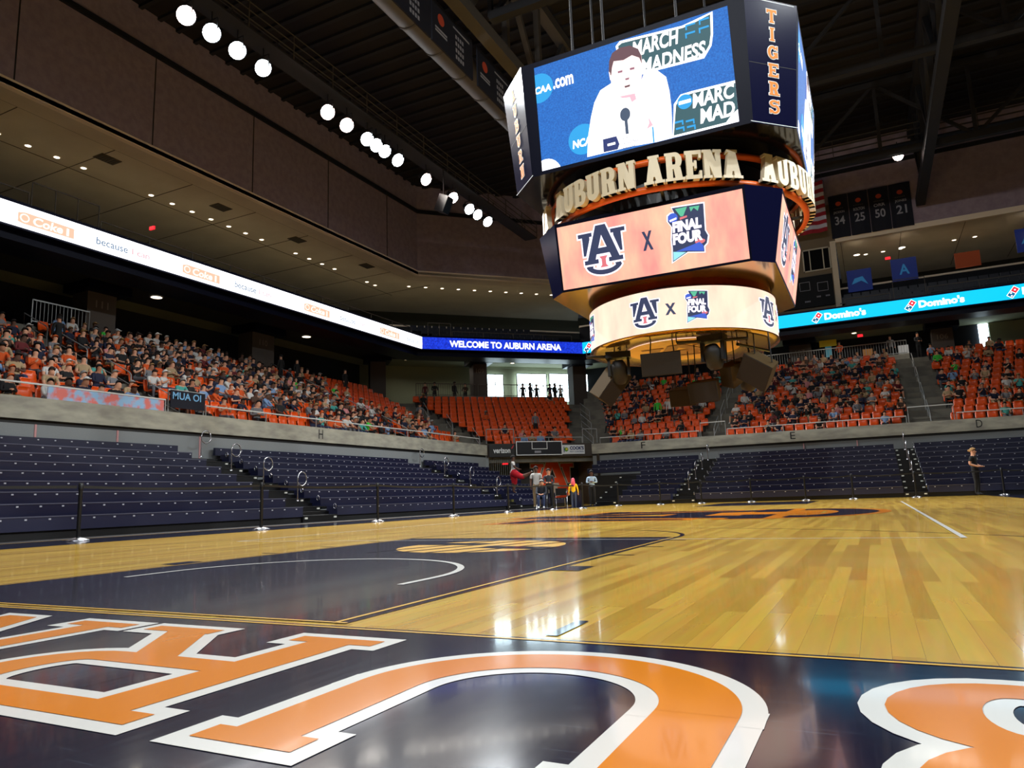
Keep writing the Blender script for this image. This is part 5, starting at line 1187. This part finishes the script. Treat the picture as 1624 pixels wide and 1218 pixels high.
for j, s in enumerate((-0.3, 7.0)):
    for q in range(3): stair_rail(corn_pt, s - (T225 * 2.55 * q if j == 0 else -T225 * 2.55 * q), 0.5 + 2.55 * q, 3.2 + 0.38 * 3 * q, 0.38, 'pale handrail %s the corner section, %s up' % (['left of', 'right of'][j], NW[q]))

# =================================================================== PEOPLE
def lm(name, c): return mat(name, c, 0.85)
SKINS = [lm('skin_light', (205, 150, 120)), lm('skin_medium', (160, 108, 80)), lm('skin_dark', (88, 58, 44))]
HAIRS = [lm('hair_dark_brown', (38, 26, 20)), lm('hair_black', (16, 14, 14)), lm('hair_blond', (150, 115, 70)), lm('hair_grey', (140, 138, 135)), lm('cap_white', (215, 215, 212)), lm('cap_orange', (205, 90, 30))]
TOPS = [('navy', (16, 21, 48), 30), ('black', (14, 14, 16), 26), ('white', (200, 198, 194), 10), ('orange', (205, 80, 20), 9), ('grey', (112, 112, 116), 11), ('dark red', (95, 22, 26), 6), ('light blue', (120, 150, 190), 5), ('tan', (165, 140, 105), 5), ('teal', (70, 160, 150), 2), ('bright green', (60, 190, 60), 1), ('brown', (70, 50, 38), 5), ('pink', (205, 130, 130), 2)]
TOPM = {n: lm('shirt_' + n.replace(' ', '_'), c) for n, c, _ in TOPS}
PANTS = [lm('trousers_denim', (48, 60, 92)), lm('trousers_black', (18, 18, 22)), lm('trousers_khaki', (140, 118, 86)), lm('shorts_grey', (90, 90, 95))]
SHOE = [lm('shoes_dark', (25, 25, 28)), lm('shoes_white', (215, 215, 212))]
def skin_body(J, E, root, reg, sub=1):
    """J: name -> (pos, radius or (rx,ry)); E: edges; reg(edge)->slot ; returns list of verts, faces, slots"""
    names = list(J); idx = {n: i for i, n in enumerate(names)}
    me = bpy.data.meshes.new('b'); me.from_pydata([J[n][0] for n in names], [(idx[a], idx[b]) for a, b in E], []); ob = bpy.data.objects.new('b', me); COL.objects.link(ob)
    ob.modifiers.new('s', 'SKIN'); sv = me.skin_vertices[0].data
    for n in names:
        r = J[n][1]; sv[idx[n]].radius = r if isinstance(r, tuple) else (r, r); sv[idx[n]].use_root = (n == root)
    if sub: m = ob.modifiers.new('u', 'SUBSURF'); m.levels = sub; m.render_levels = sub
    dg = bpy.context.evaluated_depsgraph_get(); out = bpy.data.meshes.new_from_object(ob.evaluated_get(dg))
    vs = [v.co.copy() for v in out.vertices]; fs = [tuple(p.vertices) for p in out.polygons]; sl = []
    P = {n: V(J[n][0]) for n in names}
    for f in fs:
        c = sum((vs[i] for i in f), V((0, 0, 0))) / len(f); best = None
        for a, b in E:
            ab = P[b] - P[a]; t = max(0, min(1, (c - P[a]).dot(ab) / max(ab.length_squared, 1e-9))); ra = J[a][1]; ra = ra[0] if isinstance(ra, tuple) else ra
            d = (c - P[a] - ab * t).length - ra * 0.9
            if best is None or d < best[0]: best = (d, (a, b), t)
        sl.append(reg(best[1], best[2], c))
    bpy.data.objects.remove(ob); bpy.data.meshes.remove(me); bpy.data.meshes.remove(out)
    return vs, fs, sl
def mirrored(J):
    out = {}
    for n, (p, r) in J.items():
        if n.endswith('_'): out[n + 'L'] = (p, r); out[n + 'R'] = ((-p[0], p[1], p[2]), r)
        else: out[n] = (p, r)
    return out
BASE_E = [('pelvis', 'waist'), ('waist', 'chest'), ('chest', 'neck'), ('neck', 'head'), ('head', 'crown')] + [e for s in 'LR' for e in (('chest', 'shoulder_' + s), ('shoulder_' + s, 'elbow_' + s), ('elbow_' + s, 'wrist_' + s), ('wrist_' + s, 'hand_' + s), ('pelvis', 'hip_' + s), ('hip_' + s, 'knee_' + s), ('knee_' + s, 'ankle_' + s), ('ankle_' + s, 'toe_' + s))]
def region(long_sleeve=False, shorts=False):
    def f(e, t, c):
        a, b = e
        if a in ('neck',) or b == 'crown' or a == 'head': return 0
        if b == 'neck': return 0 if t > 0.75 else 1
        if a in ('pelvis', 'waist', 'chest') and not b.startswith('hip'): return 1
        if a.startswith('shoulder'): return 1 if (long_sleeve or t < 0.6) else 0
        if a.startswith('elbow'): return 1 if long_sleeve and t < 0.9 else 0
        if a.startswith('wrist'): return 0
        if b.startswith('hip') or a.startswith('hip'): return 2
        if a.startswith('knee'): return 0 if shorts else 2
        return 4
    return f
def body_mesh(J, long_sleeve=False, shorts=False, hair='short', sub=1, fingers=False, name='body', extra=None):
    Jm = mirrored(J); Jm.update(extra or {})
    vs, fs, sl = skin_body(Jm, BASE_E, 'pelvis', region(long_sleeve, shorts), sub)
    return Jm, vs, fs, sl
def hair_cap(mb, head, crown, slot_m, style='short', r=0.098):
    h = V(head); up = (V(crown) - h).normalized(); c = h + up * 0.055
    n, k = 12, 6; vs = []; rr = r * 1.14
    for i in range(k + 1):
        th = rad(82) * i / k
        for j in range(n):
            ph = 2 * pi * j / n; back = 0.5 + 0.5 * sin(ph); t = th * (0.72 + 0.62 * back)   # longer at the back (+Y)
            vs.append(c + V((rr * 0.9 * sin(t) * cos(ph), rr * 1.08 * sin(t) * sin(ph), rr * 1.12 * cos(t))))
    mb.mesh(vs, [(i * n + j, i * n + (j + 1) % n, (i + 1) * n + (j + 1) % n, (i + 1) * n + j) for i in range(k) for j in range(n)], slot_m, True)
    if style == 'long': mb.ell(c + V((0, 0.06, -0.13)), 0.085, 0.05, 0.15, slot_m, 8, 6)
    if style == 'cap': mb.box(c + V((-0.07, -0.18, 0.03)), c + V((0.07, -0.08, 0.045)), slot_m)
def face_bits(mb, head, m_eye, m_skin):
    h = V(head); mb.ell(h + V((0, -0.10, 0.01)), 0.014, 0.02, 0.025, m_skin, 6, 4)
    for s in (-1, 1): mb.ell(h + V((0.034 * s, -0.088, 0.04)), 0.013, 0.008, 0.008, m_eye, 6, 4); mb.ell(h + V((0.094 * s, 0.0, 0.02)), 0.012, 0.02, 0.03, m_skin, 6, 4)
    mb.box(h + V((-0.025, -0.094, -0.045)), h + V((0.025, -0.086, -0.037)), m_eye)
SIT = {'pelvis': ((0, 0.06, 0.52), (0.15, 0.12)), 'waist': ((0, 0.08, 0.68), (0.14, 0.11)), 'chest': ((0, 0.09, 0.88), (0.155, 0.115)), 'neck': ((0, 0.05, 1.04), 0.055), 'head': ((0, 0.02, 1.14), (0.085, 0.095)), 'crown': ((0, 0.03, 1.24), (0.08, 0.09)),
       'shoulder_': ((0.18, 0.08, 0.95), 0.065), 'elbow_': ((0.23, -0.02, 0.72), 0.047), 'wrist_': ((0.12, -0.22, 0.64), 0.033), 'hand_': ((0.07, -0.29, 0.63), 0.036),
       'hip_': ((0.09, 0.02, 0.52), 0.10), 'knee_': ((0.11, -0.38, 0.54), 0.068), 'ankle_': ((0.11, -0.40, 0.12), 0.045), 'toe_': ((0.11, -0.52, 0.05), 0.04)}
def vary(J, **k): J = dict(J); J.update({a: (b, J[a][1]) for a, b in k.items()}); return J
POSES = [SIT,
         vary(SIT, head=(0.02, -0.08, 1.08), crown=(0.02, -0.09, 1.18), neck=(0, -0.04, 1.0), chest=(0, 0.02, 0.86), shoulder_=(0.18, 0.0, 0.92), elbow_=(0.2, -0.22, 0.66), wrist_=(0.08, -0.34, 0.62), hand_=(0.03, -0.4, 0.62)),
         vary(SIT, elbow_=(0.22, -0.05, 0.74), wrist_=(0.1, -0.2, 0.86), hand_=(0.06, -0.22, 0.93)),
         vary(SIT, head=(0.05, 0.02, 1.14), crown=(0.07, 0.03, 1.24), elbow_=(0.26, 0.0, 0.72), wrist_=(0.0, -0.16, 0.76), hand_=(-0.06, -0.16, 0.78), knee_=(0.16, -0.36, 0.54), ankle_=(0.18, -0.42, 0.12), toe_=(0.2, -0.54, 0.05))]
PM = []      # (verts, faces, slots) including hair as slot 3 and face as slot 5
for pi_, J in enumerate(POSES):
    for ls, sh, hs in ((False, True, 'short'), (True, False, 'long'), (False, False, 'cap')):
        Jm, vs, fs, sl = body_mesh(J, ls, sh); mb = MB(); slots = [SKINS[0], TOPM['navy'], PANTS[0], HAIRS[0], SHOE[0]]; mb.mats = list(slots)
        mb.v = [tuple(v) for v in vs]; mb.f = fs; mb.m = sl; mb.sm = [True] * len(fs)
        hair_cap(mb, Jm['head'][0], Jm['crown'][0], HAIRS[0], hs); PM.append((mb.v, mb.f, mb.m, mb.sm))
def pick(r, seq):
    t = r.random() * sum(w for *_, w in seq)
    for x in seq:
        t -= x[-1]
        if t <= 0: return x
    return seq[-1]
people.sort(key=lambda t: (t[3] - CAMP).length)
PMESH = []
for v, f, m, sm in PM:
    me = bpy.data.meshes.new('person'); me.from_pydata(v, [], f)
    for q in (SKINS[0], TOPM['navy'], PANTS[0], HAIRS[0], SHOE[0]): me.materials.append(q)
    me.polygons.foreach_set('material_index', m); me.polygons.foreach_set('use_smooth', sm); me.update(); PMESH.append(me)
first = sorted(people[:280], key=lambda t: (t[0], t[1], t[2])); fset = set(t[:3] for t in first); cnt = {}
cw = MB(); CM = SKINS + HAIRS + list(TOPM.values()) + PANTS + SHOE; cw.mats = CM; ci = {m.name: i for i, m in enumerate(CM)}
def person_look(nm, k, s):
    r = random.Random('%s%d%.2f' % (nm, k, s)); pm = r.randrange(len(PM))
    tn = pick(r, TOPS)[0]
    return r, pm, tn, [SKINS[0 if r.random() < 0.68 else r.choice((1, 2))], TOPM[tn], r.choice(PANTS), HAIRS[5 if r.random() < 0.04 else r.choice((0, 0, 0, 1, 1, 2, 2, 3, 4)) if pm % 3 == 2 else r.choice((0, 0, 1, 1, 2, 3))], r.choice(SHOE)]
for (nm, k, s, p) in first:
    r, pm, tn, ms = person_look(nm, k, s); i = cnt.get((nm, k), 0); cnt[(nm, k)] = i + 1
    o = bpy.data.objects.new('person', PMESH[pm]); COL.objects.link(o)
    for j, m in enumerate(ms): o.material_slots[j].link = 'OBJECT'; o.material_slots[j].material = m
    o.location = p + V((0, 0, 0.03)); o.rotation_euler = (0, 0, ROT[nm] + r.uniform(-0.35, 0.35)); sc_ = r.uniform(0.86, 1.04); o.scale = (sc_, sc_, sc_)
    tag(o, 'spectator in %s, %s row of the %s stand, %s from the left' % (tn, ONUM[k], nm, NUMW(i)), 'person', 'seated spectators')
for (nm, k, s, p) in people:
    if (nm, k, s) in fset: continue
    r, pm, tn, ms = person_look(nm, k, s); v, f, m, sm = PM[pm]; sc_ = r.uniform(0.86, 1.04)
    T = M.Translation(p) @ M.Rotation(ROT[nm] + r.uniform(-0.35, 0.35), 4, 'Z') @ M.Scale(sc_, 4); b = len(cw.v)
    cw.v += [tuple(T @ V(q)) for q in v]; cw.f += [tuple(b + i for i in q) for q in f]; mm = [ci[x.name] for x in ms]; cw.m += [mm[q] for q in m]; cw.sm += sm
cw.build('spectators', label='remaining seated crowd farther back in the stands', cat='people', kind='stuff')

# ---- individually posed people
STAND = {'pelvis': ((0, 0, 0.95), (0.14, 0.105)), 'waist': ((0, 0.0, 1.1), (0.13, 0.10)), 'chest': ((0, 0.01, 1.32), (0.155, 0.11)), 'neck': ((0, 0.0, 1.49), 0.055), 'head': ((0, -0.01, 1.59), (0.08, 0.095)), 'crown': ((0, 0, 1.69), (0.078, 0.09)),
         'shoulder_': ((0.18, 0.01, 1.41), 0.065), 'elbow_': ((0.23, 0.02, 1.14), 0.047), 'wrist_': ((0.23, -0.08, 0.92), 0.033), 'hand_': ((0.225, -0.11, 0.86), 0.034),
         'hip_': ((0.085, 0, 0.92), 0.10), 'knee_': ((0.095, -0.02, 0.5), 0.066), 'ankle_': ((0.1, 0.02, 0.09), 0.045), 'toe_': ((0.11, -0.12, 0.04), 0.04)}
def figure(loc, rz, J, label, look, height=1.75, extra=None, long_sleeve=False, shorts=False, hair='short', prop=None):
    """look = skin, top, trousers, hair, shoes"""
    root = empty('person', loc, label, 'person', rz=rz); k = height / 1.77
    Jm, vs, fs, sl = body_mesh(J, long_sleeve, shorts, extra=extra, sub=2)
    vs = [v * k for v in vs]; mb = MB(); mb.mats = list(look); mb.v = [tuple(v) for v in vs]; mb.f = fs; mb.m = sl; mb.sm = [True] * len(fs)
    hd = V(Jm['head'][0]); sub_ = MB(); face_bits(sub_, hd, lm('eye_dark', (40, 26, 24)), look[0]); off_ = len(mb.v)
    T = M.Scale(k, 4); mb.mesh([T @ V(v) for v in sub_.v], [], look[0])
    for f_, m_ in zip(sub_.f, sub_.m): mb.f.append(tuple(off_ + i for i in f_)); mb.m.append(mb.mi(sub_.mats[m_])); mb.sm.append(True)
    # five fingers on each hand
    for s in 'LR':
        w = V(Jm['wrist_' + s][0]) * k; h = V(Jm['hand_' + s][0]) * k; d = (h - w).normalized(); side = d.cross(V((0, 0, 1)));
        side = side.normalized() if side.length > 0.2 else V((1, 0, 0)); pn = side.cross(d)
        for q, (a, L) in enumerate(((-1.5, 0.058), (-0.5, 0.072), (0.5, 0.076), (1.5, 0.066))):
            b = h + side * a * 0.014 * k + d * 0.012; mb.tube([b, b + d * L * 0.6 * k, b + (d * L - pn * 0.02) * k], 0.008, look[0], 5, radii=[0.009, 0.008, 0.006])
        b = h - d * 0.02 + side * 0.028 * k * (1 if s == 'L' else -1); mb.tube([b, b + (d * 0.03 + side * 0.02 * (1 if s == 'L' else -1)) * k, b + (d * 0.055 + side * 0.022 * (1 if s == 'L' else -1)) * k], 0.009, look[0], 5)
    mb.build('body', root)
    mb = MB(); hair_cap(mb, hd * k, V(Jm['crown'][0]) * k, look[3], hair, 0.098 * k); mb.build('hair', root)
    return root
wt, bk = TOPM['white'], TOPM['black']; RED = lm('red_shorts', (190, 14, 34)); YEL = lm('yellow_top', (235, 190, 20)); PKH = lm('pink_hair', (225, 90, 110)); PBL = lm('pale_blue_shirt', (175, 200, 225))
figure((-11.65, 29.0, 0.72), rad(115), vary(STAND, chest=(0, -0.02, 1.33), elbow_=(0.26, -0.08, 1.18), wrist_=(0.16, -0.26, 1.1), hand_=(0.1, -0.32, 1.1)), 'man in white shirt and red shorts with one leg raised on the left bleacher end', [SKINS[2], wt, RED, HAIRS[1], SHOE[1]], 1.85, shorts=True,
       extra={'hip_R': ((-0.12, -0.05, 0.92), 0.17), 'knee_R': ((-0.2, -0.42, 0.72), 0.14), 'ankle_R': ((-0.28, -0.78, 0.9), 0.05), 'toe_R': ((-0.3, -0.88, 0.98), 0.05), 'hip_L': ((0.12, 0, 0.88), 0.18), 'knee_L': ((0.13, -0.05, 0.52), 0.15)})
figure((-9.54, 27.0, 0.0), rad(25), STAND, 'man in a white printed T-shirt standing behind the low gate', [SKINS[2], wt, PANTS[2], HAIRS[1], SHOE[0]], 1.9)
figure((-8.9, 26.9, 0.0), rad(20), vary(STAND, elbow_=(0.24, -0.08, 1.15), wrist_=(0.08, -0.22, 1.12), hand_=(0.02, -0.24, 1.13)), 'man in dark grey shirt and black trousers standing in front of the wall emblem', [SKINS[0], lm('dark_grey_shirt', (48, 50, 56)), PANTS[1], HAIRS[0], SHOE[0]], 1.75, long_sleeve=True)
g = figure((-6.85, 24.6, 0.0), rad(200), vary(STAND, elbow_=(0.25, 0.02, 1.14), wrist_=(0.27, -0.04, 0.94), hand_=(0.27, -0.07, 0.88)), 'girl with pink hair, yellow top and jeans walking toward the tunnel', [SKINS[0], YEL, PANTS[0], PKH, SHOE[1]], 1.2, long_sleeve=True, hair='long')
figure((-7.75, 29.2, 0.0), rad(15), vary(STAND, elbow_=(0.25, -0.02, 1.16), wrist_=(0.02, -0.16, 1.2), hand_=(-0.07, -0.15, 1.21)), 'man with crossed arms, pale blue shirt and black trousers, by the black steps', [SKINS[2], PBL, PANTS[1], HAIRS[1], SHOE[0]], 1.66, long_sleeve=True)
of = figure((7.35, 30.95, 0.0), rad(62), vary(STAND, elbow_=(0.24, 0.06, 1.15), wrist_=(0.14, -0.16, 1.06), hand_=(0.08, -0.24, 1.06)), 'officer in black uniform with blond tied hair standing at the far right', [SKINS[0], bk, PANTS[1], HAIRS[2], SHOE[0]], 1.86, hair='short')
mb = MB(); mb.ell((0.02, 0.13, 1.74), 0.05, 0.06, 0.05, HAIRS[2], 8, 6); mb.build('hair_bun', of)
mb = MB(); mb.ell((0.225, 0.0, 1.42), 0.012, 0.05, 0.055, SIGNW, 8, 6); mb.build('shoulder_patch', of)
mb = MB(); mb.lathe([(0.165, 0.0), (0.17, 0.06)], BLACKM, 18, T=M.Translation((0, 0, 0.99)) @ M.Scale(0.75, 4, V((0, 1, 0))), cap=False); mb.build('duty_belt', of)
sp = figure((-8.75, 25.75, 0.0), rad(20), POSES[1], 'person in dark clothes and white shoes seated leaning forward by the gate', [SKINS[0], lm('charcoal_hoodie', (40, 44, 54)), PANTS[0], HAIRS[3], SHOE[1]], 1.75, long_sleeve=True)
root = empty('folding_chair', (-8.75, 25.75, 0), 'dark folding chair under the seated person by the gate', 'chair', rz=rad(20))
mb = MB(); mb.box((-0.22, -0.2, 0.40), (0.22, 0.24, 0.43), BLACKM); mb.build('seat', root); mb = MB(); mb.box((-0.22, 0.26, 0.6), (0.22, 0.29, 0.85), BLACKM); mb.build('backrest', root)
for x in (-0.21, 0.21):
    mb = MB(); mb.tube([(x, 0.3, 0.85), (x, 0.24, 0.42), (x, -0.22, 0.0)], 0.013, CHROME, 6); mb.build('leg', root); mb = MB(); mb.tube([(x, -0.18, 0.41), (x, 0.3, 0.0)], 0.013, CHROME, 6); mb.build('leg', root)
root = empty('folding_chair', (-8.1, 26.2, 0), 'empty dark folding chair with metal frame right of the seated person', 'chair', rz=rad(10))
mb = MB(); mb.box((-0.24, -0.2, 0.42), (0.24, 0.24, 0.46), BLACKM); mb.build('seat', root); mb = MB(); mb.box((-0.24, 0.24, 0.55), (0.24, 0.27, 0.85), BLACKM); mb.build('backrest', root)
for x in (-0.24, 0.24):
    mb = MB(); mb.tube([(x, 0.26, 0.85), (x, 0.25, 0.0), (x, -0.2, 0.0), (x, -0.2, 0.43)], 0.013, CHROME, 6); mb.build('leg', root)
mb = MB(); mb.lathe([(0.2, 0), (0.24, 0.75), (0.25, 0.78)], NAVY, 16); mb.build('waste_bin', label='navy bin beside the tunnel wall, left of the crossed-arm man', cat='bin', loc=(-8.55, 29.3, 0))
# standing people on the concourse and aisles
def stander(p, rz, tn, label, sk=0, hk=0, pk=1, scale=1.0, pose=0):
    o = bpy.data.objects.new('person', SMESH[pose]); COL.objects.link(o)
    for j, m in enumerate([SKINS[sk], TOPM[tn], PANTS[pk], HAIRS[hk], SHOE[0]]): o.material_slots[j].link = 'OBJECT'; o.material_slots[j].material = m
    o.location = p; o.rotation_euler = (0, 0, rz); o.scale = (scale,) * 3; tag(o, label, 'person', 'people standing on the concourse and stairs')
SMESH = []
for J in (STAND, vary(STAND, elbow_=(0.24, -0.06, 1.16), wrist_=(0.1, -0.24, 1.12), hand_=(0.04, -0.28, 1.14))):
    Jm, vs, fs, sl = body_mesh(J, True, False); mb = MB(); mb.mats = [SKINS[0], TOPM['navy'], PANTS[0], HAIRS[0], SHOE[0]]; mb.v = [tuple(v) for v in vs]; mb.f = fs; mb.m = sl; mb.sm = [True] * len(fs)
    hair_cap(mb, Jm['head'][0], Jm['crown'][0], HAIRS[0]); me = bpy.data.meshes.new('standing_person'); me.from_pydata(mb.v, [], mb.f)
    for q in mb.mats: me.materials.append(q)
    me.polygons.foreach_set('material_index', mb.m); me.polygons.foreach_set('use_smooth', mb.sm); me.update(); SMESH.append(me)
for i, (s, tn, w) in enumerate(((-1.6, 'dark red', 'far left, red top'), (-0.9, 'black', 'second from left'), (0.6, 'black', 'left of column 109'), (1.4, 'brown', 'just left of column 109'), (5.9, 'black', 'left of the big window'), (6.5, 'navy', 'at the left edge of the big window'), (7.0, 'black', 'before the big window'), (8.1, 'navy', 'before the big window, left of a pair'), (8.5, 'black', 'before the big window, right of a pair'), (8.95, 'white', 'in pale clothes right of the windows'))):
    p = corn_pt(s, 10.6, 7.38); stander(p, ROT['corner'] + (i % 3 - 1) * 0.6, tn, 'person on the corner concourse, ' + w, i % 3, i % 2, 1, 0.95 + 0.03 * (i % 3), i % 2)
for i, (s, tn, w) in enumerate(((-4.9, 'grey', 'at the left end of the far picket rail'), (-3.6, 'white', 'near the left of the far picket rail'), (-2.4, 'white', 'left of column 107'), (2.6, 'orange', 'in orange behind the far picket rail'), (5.7, 'grey', 'near the right end of the far picket rail'), (7.3, 'black', 'at the head of the right stairs'))):
    p = far_pt(s, 12.0, 8.66); stander(p, (i % 3 - 1) * 0.5, tn, 'person standing on the far concourse ' + w, i % 2, i % 2, 1, 1.0, i % 2)
for (fn, nm, s, d, z, tn, w) in ((left_pt, 'left', 14.2, 7.6, 3.2 + 0.4 * 8, 'black', 'in the nearer left stairs'), (left_pt, 'left', 27.5, 9.0, 3.2 + 0.4 * 10, 'black', 'at the top of the farther left stairs'), (left_pt, 'left', 29.0, 9.2, 3.2 + 0.4 * 10, 'black', 'high in the left stand near column 110'), (left_pt, 'left', 33.2, 9.1, 7.2, 'black', 'alone high at the right end of the left stand'),
    (corn_pt, 'corner', 4.3, 3.5, 3.2 + 0.38 * 3, 'grey', 'in the empty corner section'), (corn_pt, 'corner', -3.0, 5.2, 3.2 + 0.38 * 5, 'grey', 'on the stairs left of the corner section'), (far_pt, 'far', -8.2, 4.0, 3.2 + 0.42 * 4, 'bright green', 'in bright green in section F'), (far_pt, 'far', -7.4, 4.0, 3.2 + 0.42 * 4, 'white', 'in white beside the green shirt in section F')):
    stander(fn(s, d, z), ROT[nm] + (pi if 'stairs' in w else 0), tn, 'person standing ' + w, 0, 1, 1, 0.97, 0)
mb = MB(); mb.box((-0.55, -0.02, 0), (0.55, 0.02, 0.45), mat('yellow_sign', (235, 220, 60), 0.6)); mb.box((-0.2, -0.02, -0.75), (0.2, 0.02, 0), mat('light_blue_sign', (90, 190, 220), 0.6)); mb.build('menu_sign', label='yellow and light blue sign on the far concourse behind the rail', cat='sign', loc=(1.9, 51.8, 10.2))
for x, m_, w in ((4.3, mat('amber_tub', (220, 150, 40), 0.5), 'amber'), (6.4, SIGNW, 'pale')):
    mb = MB(); mb.box((-0.3, -0.2, 0), (0.3, 0.2, 0.6), m_); mb.build('box', label='%s box on the far concourse kerb near the rail end' % w, cat='box', loc=(x, 51.3, 9.0))
